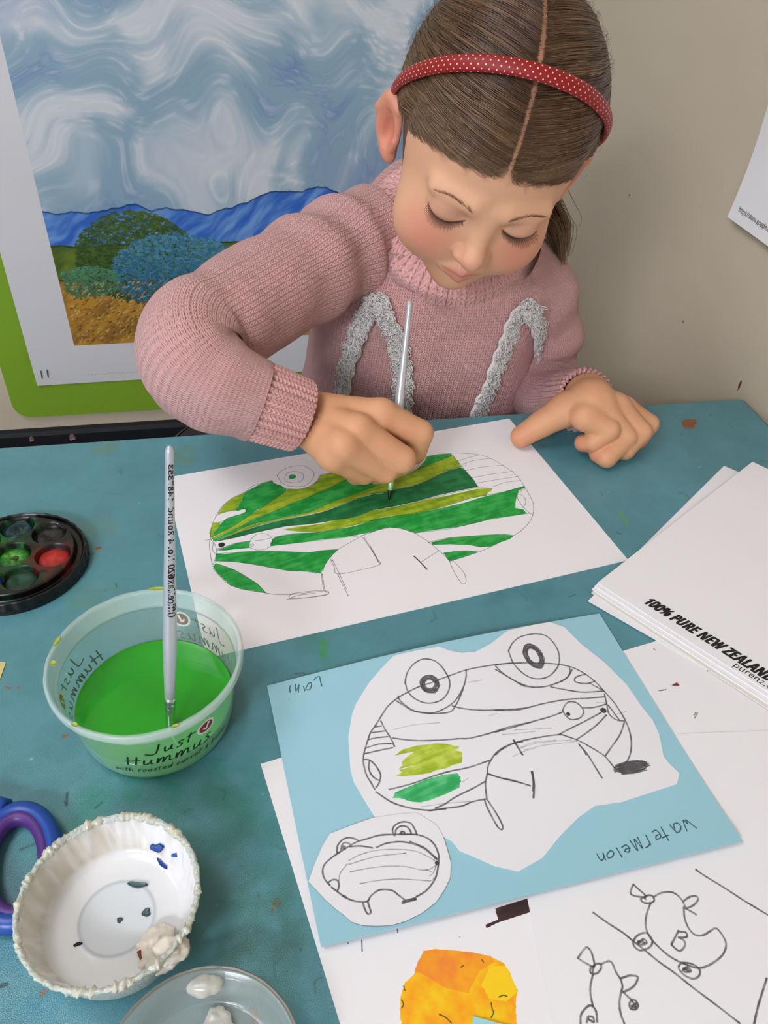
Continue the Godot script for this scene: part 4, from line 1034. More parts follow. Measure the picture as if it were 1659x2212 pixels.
func clear_lid() -> void:
	var c := Vector3(-0.049, T, -0.1275)
	var o := thing("clear_lid", "clear plastic lid with dried glue at the bottom edge beside the paint bowl", "lid", c)
	var m := mat(Color(0.72, 0.76, 0.74, 0.28), 0.2)
	m.transparency = BaseMaterial3D.TRANSPARENCY_ALPHA
	var l := lathe([[0.0, 0.0012], [0.034, 0.0012], [0.037, 0.002], [0.0405, 0.012], [0.042, 0.0145], [0.0445, 0.0148], [0.0452, 0.017], [0.0442, 0.019], [0.0425, 0.0186], [0.0412, 0.0156], [0.0395, 0.013], [0.036, 0.003], [0.0335, 0.0022], [0.0, 0.0022]], 100, func(a: float, i: int) -> Vector2: return Vector2(1.0, 0.0004 * nz.get_noise_2d(cos(a) * 8.0, sin(a) * 8.0 + i)), c)
	part("dish", l.outward().mesh(), m, o)
	var rim := lathe([[0.0438, 0.0185], [0.0448, 0.0195], [0.0456, 0.0188], [0.0456, 0.016], [0.0448, 0.0155], [0.0438, 0.0185]], 100, func(a: float, _i: int) -> Vector2: return Vector2(1.0 + 0.006 * nz.get_noise_2d(cos(a) * 12.0, sin(a) * 12.0), 0.0006 * nz.get_noise_2d(cos(a) * 14.0, sin(a) * 14.0)), c)
	part("rim", rim.outward().mesh(), mat(Color(0.5, 0.5, 0.46), 0.35), o)
	var f := func(p: Vector3) -> float:
		var q := p - c
		var d := ell(q, Vector3(0.006, 0.0035, -0.021), Vector3(0.0075, 0.0018, 0.012))
		d = smin(d, ell(q, Vector3(0.001, 0.0145, -0.038), Vector3(0.009, 0.005, 0.005)), 0.005)
		d = smin(d, ell(q, Vector3(0.0, 0.0035, -0.008), Vector3(0.008, 0.0018, 0.006)), 0.004)
		return d + nz.get_noise_3d(q.x * 190.0, q.y * 190.0, q.z * 190.0) * 0.0014
	var gl := mat(Color(0.86, 0.85, 0.8, 0.62), 0.24)
	gl.transparency = BaseMaterial3D.TRANSPARENCY_ALPHA
	part("dried_glue", nets(c + Vector3(-0.014, 0.0, -0.046), c + Vector3(0.018, 0.022, 0.003), 0.0012, f, null).outward().mesh(), gl, o)

func scissors() -> void:
	var o := thing("scissors", "blue handled scissors with purple lined finger loops at the left edge", "scissors", Vector3(-0.17, T, -0.25))
	var blue := mat(Color(0.1, 0.28, 0.62), 0.35)
	var purple := mat(Color(0.3, 0.16, 0.46), 0.45)
	var c := Vector3(-0.1505, T + 0.006, -0.2465)
	var loops := [[c, 0.0195, 0.033, 0.2], [c + Vector3(-0.045, 0.0, 0.012), 0.0165, 0.03, -0.1]]
	for k in 2:
		var lp: Array = loops[k]
		var p: Array = []
		var p2: Array = []
		for i in 41:
			var a := TAU * i / 40.0
			var q := Vector3(cos(a) * lp[1], 0, sin(a) * lp[2]).rotated(Vector3.UP, lp[3])
			p.append(lp[0] + q)
			var q2 := Vector3(cos(a) * (lp[1] - 0.0045), 0.0, sin(a) * (lp[2] - 0.0045)).rotated(Vector3.UP, lp[3])
			p2.append(lp[0] + q2)
		part("finger_loop", tube(PackedVector3Array(p), func(_t: float, a: float) -> float: return 0.0056, 16, Vector3.UP, false).outward().mesh(), blue, o)
		part("loop_lining", tube(PackedVector3Array(p2), func(_t: float, a: float) -> float: return 0.0038 + 0.0014 * absf(cos(a)), 14, Vector3.UP, false).outward().mesh(), purple, o)
	for k in 2:
		var a: Vector3 = loops[k][0] + Vector3(-0.012, 0, -0.035 + k * 0.012)
		var piv := c + Vector3(-0.06, 0.0, -0.075)
		part("shank", tube(curve([a, a.lerp(piv, 0.5) + Vector3(-0.004, 0, 0.004), piv], 8), func(t: float, _a: float) -> float: return lerpf(0.0056, 0.004, t), 14).mesh(), blue, o)
		var e := piv + Vector3(-0.075 - k * 0.012, 0, -0.065 + k * 0.012)
		var dd := (e - piv).normalized()
		var sd := Vector3(-dd.z, 0, dd.x)
		var y := piv.y + (0.001 if k == 0 else -0.001)
		var pl := PackedVector2Array()
		for q in [piv - sd * 0.005 - dd * 0.012, piv + sd * 0.005 - dd * 0.012, e + sd * 0.0006, e - sd * 0.0006]:
			pl.append(Vector2(q.x, q.z))
		part("blade", plate(pl, [[y - 0.0008, 0.0], [y + 0.0008, 0.0]]).mesh(true), M.steel, o)

func scraps() -> void:
	var y := thing("paper_scrap", "pale yellow paper scrap at the left edge of the table", "scrap", Vector3(-0.1887, 0.6000, -0.3942))
	part("sheet", sheet_mesh([Vector2(-0.2024, -0.4029), Vector2(-0.1857, -0.3993), Vector2(-0.1868, -0.3845), Vector2(-0.1984, -0.3833)], T + 0.0002, 0.0004, null, 4), mat(Color(0.8, 0.76, 0.5), 0.7), y)
	var b := thing("paper_scrap", "small light blue paper scrap lying on the yellow pepper print", "scrap", Vector3(0.0879, 0.6000, -0.1342))
	part("sheet", sheet_mesh([Vector2(0.0796, -0.1370), Vector2(0.1001, -0.1284), Vector2(0.0941, -0.1160), Vector2(0.0724, -0.1194)], T + 0.0012, 0.0004, null, 4), mat(Color(0.62, 0.83, 0.88), 0.6), b)
	var r := thing("paper_scrap", "tiny red paper scrap on the white sheet beside the paper stack", "scrap", Vector3(0.2696, 0.6000, -0.3151))
	part("sheet", plate(PackedVector2Array([Vector2(0.2660, -0.3148), Vector2(0.2706, -0.3166), Vector2(0.2715, -0.3140)]), [[T + 0.0011, 0.0], [T + 0.0014, 0.0]]).mesh(true), mat(Color(0.5, 0.1, 0.16), 0.7), r)
# ---------------------------------------------------------------- the girl
# head frame: x to her left, y up, z forward
var HB := Basis(Vector3(0.9701, -0.2162, 0.11), Vector3(0.1368, 0.8621, 0.488), Vector3(-0.2003, -0.4583, 0.8659)).orthonormalized().scaled(Vector3.ONE * 0.97)
var HC := Vector3(0.1935, 0.8625, -0.647)
const SKULL := Vector3(0.0, 0.025, -0.012)
const SKULLR := Vector3(0.0735, 0.087, 0.091)

func head(p: Vector3) -> Vector3:
	return HC + HB * p

func face_field(p: Vector3) -> float:
	var s := Vector3(absf(p.x), p.y, p.z)
	var d := ell(p, SKULL, SKULLR)
	d = smin(d, ell(p, Vector3(0, -0.036, 0.026), Vector3(0.0555, 0.062, 0.053)), 0.03)
	d = smin(d, s.distance_to(Vector3(0.0345, -0.040, 0.0465)) - 0.0275, 0.022)
	d = smin(d, p.distance_to(Vector3(0, -0.083, 0.056)) - 0.0165, 0.022)
	# eye hollows, then the lids over the eyeballs
	d = smax(d, -(ell(s, Vector3(0.030, 0.001, 0.0965), Vector3(0.0185, 0.0115, 0.0165))), 0.014)
	d = smin(d, ell(s, Vector3(0.0300, -0.0015, 0.0650), Vector3(0.0150, 0.0120, 0.0142)), 0.005)
	# brow
	d = smin(d, cap(s, Vector3(0.014, 0.014, 0.0775), Vector3(0.044, 0.013, 0.0655), 0.006, 0.005), 0.012)
	# nose
	d = smin(d, cap(p, Vector3(0, 0.006, 0.0745), Vector3(0, -0.025, 0.0880), 0.0055, 0.0075), 0.012)
	d = smin(d, p.distance_to(Vector3(0, -0.0285, 0.0905)) - 0.0092, 0.007)
	d = smin(d, ell(s, Vector3(0.0092, -0.0315, 0.0830), Vector3(0.0060, 0.0060, 0.0075)), 0.005)
	# mouth
	d = smin(d, cap(s, Vector3(0.0, -0.0530, 0.0815), Vector3(0.0150, -0.0575, 0.0745), 0.0054, 0.0026), 0.006)
	d = smin(d, cap(s, Vector3(0.0, -0.0625, 0.0795), Vector3(0.0120, -0.0605, 0.0740), 0.0058, 0.0030), 0.006)
	d = smax(d, -cap(s, Vector3(0.0, -0.0575, 0.0885), Vector3(0.0160, -0.0590, 0.0790), 0.0016, 0.0010), 0.003)
	return d

func hairline(x: float) -> float:
	return 0.0485 - 3.6 * x * x + 0.0035 * nz.get_noise_2d(x * 70.0, 4.0)

func face_tint(p: Vector3) -> Color:
	var s := Vector3(absf(p.x), p.y, p.z)
	var c := Color(0.87, 0.665, 0.53)
	var blush := clampf(1.2 - s.distance_to(Vector3(0.036, -0.030, 0.068)) / 0.026, 0, 1)
	c = c.lerp(Color(0.83, 0.50, 0.42), blush * 0.7)
	c = c.lerp(Color(0.85, 0.59, 0.5), clampf(1.2 - p.distance_to(Vector3(0, -0.031, 0.097)) / 0.016, 0, 1) * 0.6)
	var lip := minf(cap(s, Vector3(0.0, -0.0540, 0.0855), Vector3(0.0145, -0.0580, 0.0770), 0.0042, 0.0018), cap(s, Vector3(0.0, -0.0625, 0.0840), Vector3(0.0115, -0.0610, 0.0770), 0.0048, 0.0022))
	c = c.lerp(Color(0.76, 0.45, 0.41), clampf(0.5 - lip / 0.0025, 0, 1) * 0.7)
	# lid margin where the lashes grow
	var lash := absf(p.y - lash_y(s.x)) / 0.0014
	if s.z > 0.06 and s.x > 0.015 and s.x < 0.045:
		c = c.lerp(Color(0.35, 0.2, 0.17), clampf(1.2 - lash, 0, 1) * 0.75)
		c = c.lerp(Color(0.74, 0.52, 0.47), clampf(1.0 - absf(p.y - 0.003) / 0.008, 0, 1) * 0.35)
	var hair := 0.0
	if p.z > 0.018:
		hair = smoothstep(-0.011, 0.010, p.y - hairline(p.x) + 0.006 * nz.get_noise_2d(p.x * 90.0, p.y * 90.0))
	else:
		hair = smoothstep(-0.062, -0.052, p.y)
	c = c.lerp(Color(0.68, 0.49, 0.38), 0.8 * hair)
	c = c.lerp(Color(0.33, 0.235, 0.17), 0.85 * hair * smoothstep(0.0, 0.0058, s.x + 0.0015 * nz.get_noise_2d(p.y * 60.0, p.z * 60.0)))
	return c.srgb_to_linear()

func lash_y(x: float) -> float:
	return -0.0092 + pow((x - 0.0305) / 0.0145, 2.0) * 0.0055

func hand_field(bones: Array, k: float) -> Callable:
	return func(p: Vector3) -> float:
		var best := 1.0
		for chain in bones:
			var d := 1.0
			for b in chain:
				d = minf(d, cap(p, b[0], b[1], b[2], b[3]))
			best = smin(best, d, k)
		return best

# the first bone of every chain is palm; the rest is a finger that stays apart from its neighbours
func palm_field(bones: Array) -> Callable:
	return func(p: Vector3) -> float:
		var palm := 1.0
		var all := 1.0
		for chain in bones:
			palm = smin(palm, cap(p, chain[0][0], chain[0][1], chain[0][2], chain[0][3]), 0.005)
			var d := 1.0
			for i in range(1, chain.size()):
				var b: Array = chain[i]
				d = smin(d, cap(p, b[0], b[1], b[2], b[3]), 0.0015)
			all = smin(all, d, 0.0008)
		return smin(palm, all, 0.005)

func finger(pts: Array, r: Array) -> Array:
	var o := []
	for i in pts.size() - 1:
		o.append([pts[i], pts[i + 1], r[i], r[i + 1]])
	return o

func skin_hand(tips: Array, knuckles: Array) -> Callable:
	return func(p: Vector3) -> Color:
		var c := Color(0.84, 0.62, 0.465)
		for t in tips:
			c = c.lerp(Color(0.82, 0.5, 0.4), clampf(1.3 - p.distance_to(t) / 0.014, 0, 1) * 0.5)
		for t in knuckles:
			c = c.lerp(Color(0.88, 0.68, 0.54), clampf(1.3 - p.distance_to(t) / 0.009, 0, 1) * 0.5)
		return c.srgb_to_linear()

func box_of(pts: Array, pad: float) -> Array:
	var lo := Vector3.ONE * 9.0
	var hi := -lo
	for p in pts:
		lo = lo.min(p)
		hi = hi.max(p)
	return [lo - Vector3.ONE * pad, hi + Vector3.ONE * pad]

func girl() -> void:
	var o := thing("person", "young girl in pink knitted jumper and red polka dot headband bent over painting", "person", Vector3(0.18, 0.0, -0.8))
	var body := Geo.new()
	# head: a skin drawn over the field, ray by ray
	var rows := 150
	var cols := 210
	for i in rows + 1:
		var th: float = (float(i) / 104.0) * 1.45 if i <= 104 else lerpf(1.45, PI, (i - 104.0) / (rows - 104.0))
		var r := 0.09
		for j in cols + 1:
			var ph := TAU * (j % cols) / cols
			var dir := Vector3(cos(ph) * sin(th), sin(ph) * sin(th), cos(th))
			r = clampf(r, 0.06, 0.1)
			for it in 7:
				var dd := face_field(dir * r)
				r -= dd * 0.9
				if absf(dd) < 0.00008:
					break
			var p := dir * r
			body.vert(head(p), Vector2.ZERO, face_tint(p))
	body.weave(rows + 1, cols + 1, 0)
	body.outward()
	# ears
	for sd in [-1.0, 1.0]:
		var ef := func(q: Vector3) -> float:
			var p := HB.inverse() * (q - HC)
			p.x *= sd
			# ear plate leans back and out
			var e := p - Vector3(0.0735, -0.010, -0.006)
			e = e.rotated(Vector3.UP, 0.62).rotated(Vector3.RIGHT, 0.15)
			var d := ell(e, Vector3(0.004, 0.004, -0.006), Vector3(0.0055, 0.0270, 0.0165))
			d = smin(d, ell(e, Vector3(0.003, -0.020, -0.001), Vector3(0.0048, 0.0095, 0.0085)), 0.006)
			d = smax(d, -ell(e, Vector3(0.0115, 0.002, -0.003), Vector3(0.0092, 0.0165, 0.0098)), 0.003)
			d = smin(d, cap(e, Vector3(0.0045, 0.012, -0.009), Vector3(0.0045, -0.006, -0.011), 0.0022, 0.002), 0.003)
			d = smin(d, cap(e, Vector3(0.005, 0.0215, 0.005), Vector3(0.006, 0.0265, -0.007), 0.0026, 0.0028), 0.005)
			d = smin(d, cap(e, Vector3(0.006, 0.0265, -0.007), Vector3(0.0065, 0.010, -0.0195), 0.0028, 0.0026), 0.005)
			d = smin(d, cap(e, Vector3(0.0065, -0.004, 0.0085), Vector3(0.006, -0.011, 0.0065), 0.0028, 0.0026), 0.004)
			return d
		var ec := head(Vector3(sd * 0.078, -0.010, -0.010))
		var eg := nets(ec - Vector3.ONE * 0.036, ec + Vector3.ONE * 0.036, 0.0016, ef, func(q: Vector3) -> Color: return Color(0.86, 0.58, 0.47).lerp(Color(0.74, 0.38, 0.3), clampf(1.3 - (HB.inverse() * (q - HC)).distance_to(Vector3(sd * 0.083, -0.010, -0.002)) / 0.011, 0, 1) * 0.6).srgb_to_linear()).outward()
		body.add(eg)
	# neck
	var n0 := head(Vector3(0.0, -0.035, -0.030))
	var n1 := Vector3(0.188, 0.735, -0.785)
	var nf := func(p: Vector3) -> float: return smin(cap(p, n0, n1, 0.034, 0.037), cap(p, n1 - Vector3(0.05, 0.015, 0), n1 + Vector3(0.05, -0.015, 0.02), 0.03, 0.03), 0.03)
	var nb := box_of([n0, n1, n1 + Vector3(0.05, 0, 0), n1 - Vector3(0.05, 0, 0)], 0.045)
	body.add(nets(nb[0], nb[1], 0.0045, nf, func(_p: Vector3) -> Color: return Color(0.85, 0.64, 0.50).srgb_to_linear()).outward())
	# trunk, arms and legs inside the clothes
	var limbs := [[[Vector3(0.18, 0.44, -0.84), Vector3(0.186, 0.68, -0.79), 0.075, 0.062]], [[Vector3(0.11, 0.71, -0.79), Vector3(0.28, 0.70, -0.76), 0.035, 0.035]]]
	var sr: Array = [[Vector3(0.1310, 0.7483, -0.7844), 0.0470], [Vector3(0.1008, 0.7425, -0.7656), 0.0490], [Vector3(0.0637, 0.7359, -0.7341), 0.0485], [Vector3(0.0200, 0.7296, -0.6976), 0.0475], [Vector3(-0.0203, 0.7235, -0.6607), 0.0475], [Vector3(-0.0458, 0.7212, -0.6307), 0.0470], [Vector3(-0.0481, 0.7140, -0.5988), 0.0445], [Vector3(-0.0307, 0.7030, -0.5824), 0.0400], [Vector3(-0.0040, 0.6914, -0.5756), 0.0345], [Vector3(0.0180, 0.6811, -0.5747), 0.0315], [Vector3(0.0361, 0.6716, -0.5752), 0.0300]]
	var sl: Array = [[Vector3(0.2580, 0.7308, -0.7457), 0.0360], [Vector3(0.2916, 0.6957, -0.7562), 0.0410], [Vector3(0.3114, 0.6507, -0.7609), 0.0400], [Vector3(0.3160, 0.6091, -0.7543), 0.0380], [Vector3(0.3101, 0.5897, -0.7300), 0.0360], [Vector3(0.3090, 0.5920, -0.6992), 0.0340], [Vector3(0.3141, 0.6100, -0.6673), 0.0310], [Vector3(0.3157, 0.6350, -0.6313), 0.0292]]
	for s in [sr, sl]:
		var ch := []
		for i in s.size() - 1:
			ch.append([s[i][0], s[i + 1][0], minf(s[i][1] - 0.012, 0.026), minf(s[i + 1][1] - 0.012, 0.026)])
		limbs.append(ch)
	for sd in [-1.0, 1.0]:
		limbs.append([[Vector3(0.18 + sd * 0.055, 0.43, -0.84), Vector3(0.18 + sd * 0.075, 0.425, -0.56), 0.056, 0.043], [Vector3(0.18 + sd * 0.075, 0.425, -0.56), Vector3(0.18 + sd * 0.07, 0.09, -0.60), 0.042, 0.028], [Vector3(0.18 + sd * 0.07, 0.045, -0.61), Vector3(0.18 + sd * 0.075, 0.03, -0.49), 0.03, 0.024]])
	var lf := hand_field(limbs, 0.03)
	body.add(nets(Vector3(-0.16, -0.01, -0.96), Vector3(0.42, 0.80, -0.46), 0.0115, lf, func(_p: Vector3) -> Color: return Color(0.85, 0.64, 0.50).srgb_to_linear()).outward())
	# hands
	for h in [[[[Vector3(0.0272, 0.6670, -0.5887), Vector3(0.0376, 0.6660, -0.5861), 0.0215, 0.0210], [Vector3(0.0376, 0.6660, -0.5861), Vector3(0.0621, 0.6660, -0.5752), 0.0210, 0.0200]], [[Vector3(0.0377, 0.6660, -0.5876), Vector3(0.1010, 0.6745, -0.5659), 0.0195, 0.0135], [Vector3(0.1010, 0.6745, -0.5659), Vector3(0.1349, 0.6560, -0.5616), 0.0135, 0.0118], [Vector3(0.1349, 0.6560, -0.5616), Vector3(0.1322, 0.6360, -0.5629), 0.0118, 0.0100], [Vector3(0.1322, 0.6360, -0.5629), Vector3(0.1219, 0.6300, -0.5657), 0.0100, 0.0090]], [[Vector3(0.0377, 0.6640, -0.5885), Vector3(0.0784, 0.6745, -0.5447), 0.0195, 0.0135], [Vector3(0.0784, 0.6745, -0.5447), Vector3(0.1154, 0.6470, -0.5384), 0.0135, 0.0118], [Vector3(0.1154, 0.6470, -0.5384), Vector3(0.1115, 0.6280, -0.5531), 0.0118, 0.0100], [Vector3(0.1115, 0.6280, -0.5531), Vector3(0.1011, 0.6240, -0.5682), 0.0100, 0.0090]], [[Vector3(0.0375, 0.6620, -0.5865), Vector3(0.0647, 0.6690, -0.5317), 0.0185, 0.0130], [Vector3(0.0647, 0.6690, -0.5317), Vector3(0.1014, 0.6370, -0.5380), 0.0130, 0.0110], [Vector3(0.1014, 0.6370, -0.5380), Vector3(0.0968, 0.6210, -0.5563), 0.0110, 0.0095], [Vector3(0.0968, 0.6210, -0.5563), Vector3(0.0867, 0.6180, -0.5770), 0.0095, 0.0088]], [[Vector3(0.0372, 0.6600, -0.5846), Vector3(0.0565, 0.6590, -0.5333), 0.0175, 0.0122], [Vector3(0.0565, 0.6590, -0.5333), Vector3(0.0845, 0.6300, -0.5456), 0.0122, 0.0098], [Vector3(0.0845, 0.6300, -0.5456), Vector3(0.0805, 0.6160, -0.5624), 0.0098, 0.0088], [Vector3(0.0805, 0.6160, -0.5624), Vector3(0.0734, 0.6140, -0.5771), 0.0088, 0.0080]], [[Vector3(0.0425, 0.6550, -0.6006), Vector3(0.0762, 0.6450, -0.6085), 0.0180, 0.0155], [Vector3(0.0762, 0.6450, -0.6085), Vector3(0.1102, 0.6360, -0.5954), 0.0155, 0.0125], [Vector3(0.1102, 0.6360, -0.5954), Vector3(0.1337, 0.6290, -0.5685), 0.0125, 0.0090]]], [[[Vector3(0.3210, 0.6203, -0.6548), Vector3(0.3135, 0.6407, -0.6272), .0215, .0205], [Vector3(0.3135, 0.6407, -0.6272), Vector3(0.3093, 0.6461, -0.6088), .0215, .0205]], [[Vector3(0.3093, 0.6461, -0.6088), Vector3(0.2974, 0.6420, -0.5908), 0.0185, 0.0128], [Vector3(0.2974, 0.6420, -0.5908), Vector3(0.3179, 0.6325, -0.5803), 0.0128, 0.0108], [Vector3(0.3179, 0.6325, -0.5803), Vector3(0.3057, 0.6205, -0.5796), 0.0108, 0.0096], [Vector3(0.3057, 0.6205, -0.5796), Vector3(0.2995, 0.6150, -0.5869), 0.0096, 0.0086]], [[Vector3(0.3093, 0.6461, -0.6088), Vector3(0.3170, 0.6440, -0.5981), 0.0185, 0.0125], [Vector3(0.3170, 0.6440, -0.5981), Vector3(0.3381, 0.6215, -0.5812), 0.0125, 0.0108], [Vector3(0.3381, 0.6215, -0.5812), Vector3(0.3160, 0.6105, -0.5679), 0.0108, 0.0098], [Vector3(0.3160, 0.6105, -0.5679), Vector3(0.3108, 0.6095, -0.5752), 0.0098, 0.0085]], [[Vector3(0.3093, 0.6461, -0.6088), Vector3(0.3328, 0.6420, -0.6044), 0.0180, 0.0122], [Vector3(0.3328, 0.6420, -0.6044), Vector3(0.3556, 0.6225, -0.5870), 0.0122, 0.0102], [Vector3(0.3556, 0.6225, -0.5870), Vector3(0.3377, 0.6110, -0.5765), 0.0102, 0.0094], [Vector3(0.3377, 0.6110, -0.5765), Vector3(0.3322, 0.6098, -0.5851), 0.0094, 0.0085]], [[Vector3(0.3093, 0.6461, -0.6088), Vector3(0.3437, 0.6360, -0.6095), 0.0170, 0.0115], [Vector3(0.3437, 0.6360, -0.6095), Vector3(0.3709, 0.6205, -0.6026), 0.0115, 0.0098], [Vector3(0.3709, 0.6205, -0.6026), Vector3(0.3586, 0.6102, -0.5923), 0.0098, 0.0086]], [[Vector3(0.3093, 0.6461, -0.6088), Vector3(0.2874, 0.6380, -0.6113), 0.0195, 0.0160], [Vector3(0.2874, 0.6380, -0.6113), Vector3(0.2641, 0.6230, -0.6107), 0.0160, 0.0128], [Vector3(0.2641, 0.6230, -0.6107), Vector3(0.2457, 0.6122, -0.6086), 0.0128, 0.0105]]]]:
		var all := []
		var tips := []
		var knuckles := []
		for ch in h:
			for b in ch:
				all.append(b[0])
				all.append(b[1])
			tips.append(ch[ch.size() - 1][1])
			if ch.size() > 2:
				knuckles.append(ch[0][1] + Vector3(0, 0.01, 0))
				knuckles.append(ch[1][1] + Vector3(0, 0.006, 0))
		var bb := box_of(all, 0.031)
		body.add(nets(bb[0], bb[1], 0.002, palm_field(h), skin_hand(tips, knuckles)).outward())
	part("body", body.mesh(false, true), M.skin, o)
	face_hair(o)
	hair(o)
	headband(o)
	jumper(o, sr, sl)
	# trousers and shoes under the table
	var tf := hand_field([[[Vector3(0.18, 0.44, -0.84), Vector3(0.183, 0.56, -0.81), 0.085, 0.08]], [[Vector3(0.125, 0.43, -0.84), Vector3(0.105, 0.425, -0.56), 0.064, 0.051], [Vector3(0.105, 0.425, -0.56), Vector3(0.11, 0.10, -0.60), 0.05, 0.038]], [[Vector3(0.235, 0.43, -0.84), Vector3(0.255, 0.425, -0.56), 0.064, 0.051], [Vector3(0.255, 0.425, -0.56), Vector3(0.25, 0.10, -0.60), 0.05, 0.038]]], 0.02)
	part("trousers", nets(Vector3(0.02, 0.04, -0.96), Vector3(0.34, 0.67, -0.48), 0.011, tf, null).outward().mesh(), mat(Color(0.09, 0.09, 0.13), 0.85), o)
	for sd in [-1.0, 1.0]:
		var x: float = 0.18 + sd * 0.072
		var shf := func(p: Vector3) -> float: return smax(cap(p, Vector3(x, 0.045, -0.615), Vector3(x + sd * 0.004, 0.03, -0.485), 0.04, 0.033), 0.002 - p.y, 0.006)
		part("shoe", nets(Vector3(x - 0.06, -0.012, -0.68), Vector3(x + 0.06, 0.1, -0.42), 0.006, shf, null).outward().mesh(), mat(Color(0.05, 0.05, 0.06), 0.4), o)

# thin three sided hairs through points
func strand(g: Geo, p: PackedVector3Array, w: float, tip: float, c: Color, root := 1.0) -> void:
	var n := p.size()
	var f := g.v.size()
	for i in n:
		var d := (p[mini(i + 1, n - 1)] - p[maxi(i - 1, 0)]).normalized()
		var x := d.cross(Vector3(0.21, 0.93, 0.3)).normalized()
		var y := d.cross(x)
		var t := float(i) / (n - 1)
		var r := w * 0.5 * lerpf(1.0, tip, t) * lerpf(root, 1.0, smoothstep(0.0, 0.16, t))
		for k in 3:
			var a := TAU * k / 3.0
			var nn := x * cos(a) + y * sin(a)
			g.v.append(p[i] + nn * r)
			g.nn.append(nn)
			g.uv.append(Vector2(k / 3.0, t))
			g.col.append(c)
	for i in n - 1:
		for k in 3:
			var a := f + i * 3 + k
			var b := f + i * 3 + (k + 1) % 3
			g.ix.append_array(PackedInt32Array([a, b + 3, b, a, a + 3, b + 3]))

func on_face(x: float, y: float) -> Vector3:
	var z := 0.11
	for i in 40:
		var d := face_field(Vector3(x, y, z))
		z -= d * 0.8
		if absf(d) < 0.00005:
			break
	return Vector3(x, y, z)

func face_hair(o: Node3D) -> void:
	var rng := RandomNumberGenerator.new()
	rng.seed = 12
	var lm := mat(Color(0.09, 0.055, 0.04), 0.5)
	var bm := mat(Color(0.47, 0.33, 0.23), 0.6)
	for sd in [-1.0, 1.0]:
		var g := Geo.new()
		for i in 46:
			var t := (i + 0.5) / 46.0
			var x := lerpf(0.0165, 0.0445, t)
			var r := on_face(sd * x, lash_y(x))
			var l := lerpf(0.0045, 0.0095, sin(t * PI * 0.75)) * rng.randf_range(0.75, 1.1)
			var out := Vector3(sd * (t - 0.35) * 0.9, -0.55, 0.8).normalized()
			var p := PackedVector3Array()
			for k in 5:
				var s := k / 4.0
				p.append(head(r + out * l * s + Vector3(0, 0.5, 0.1) * l * s * s * 0.5 - Vector3(0, 0, 0.0004)))
			strand(g, p, 0.00055, 0.25, Color.WHITE)
		part("eyelash", g.mesh(), lm, o)
		g = Geo.new()
		for i in 84:
			var t := rng.randf()
			var x := lerpf(0.014, 0.042, t)
			var y := 0.0130 + 0.0036 * sin(t * PI * 0.9) + rng.randf_range(-0.0011, 0.0011) * (1.1 - t)
			var r := on_face(sd * x, y)
			var p := PackedVector3Array()
			var dir := Vector3(sd * lerpf(0.6, 1.0, t), lerpf(0.75, -0.05, t), 0.0).normalized()
			for k in 3:
				var q := on_face(r.x + dir.x * 0.0045 * k / 2.0, r.y + dir.y * 0.0045 * k / 2.0)
				p.append(head(q + Vector3(0, 0, 0.0003 + 0.0002 * k)))
			strand(g, p, 0.00022, 0.3, Color.WHITE)
		part("eyebrow", g.mesh(), bm, o)

func hair_point(n: Vector3, off: float) -> Vector3:
	var u := n.normalized()
	return head(SKULL + u * SKULLR * (1.0 + off))

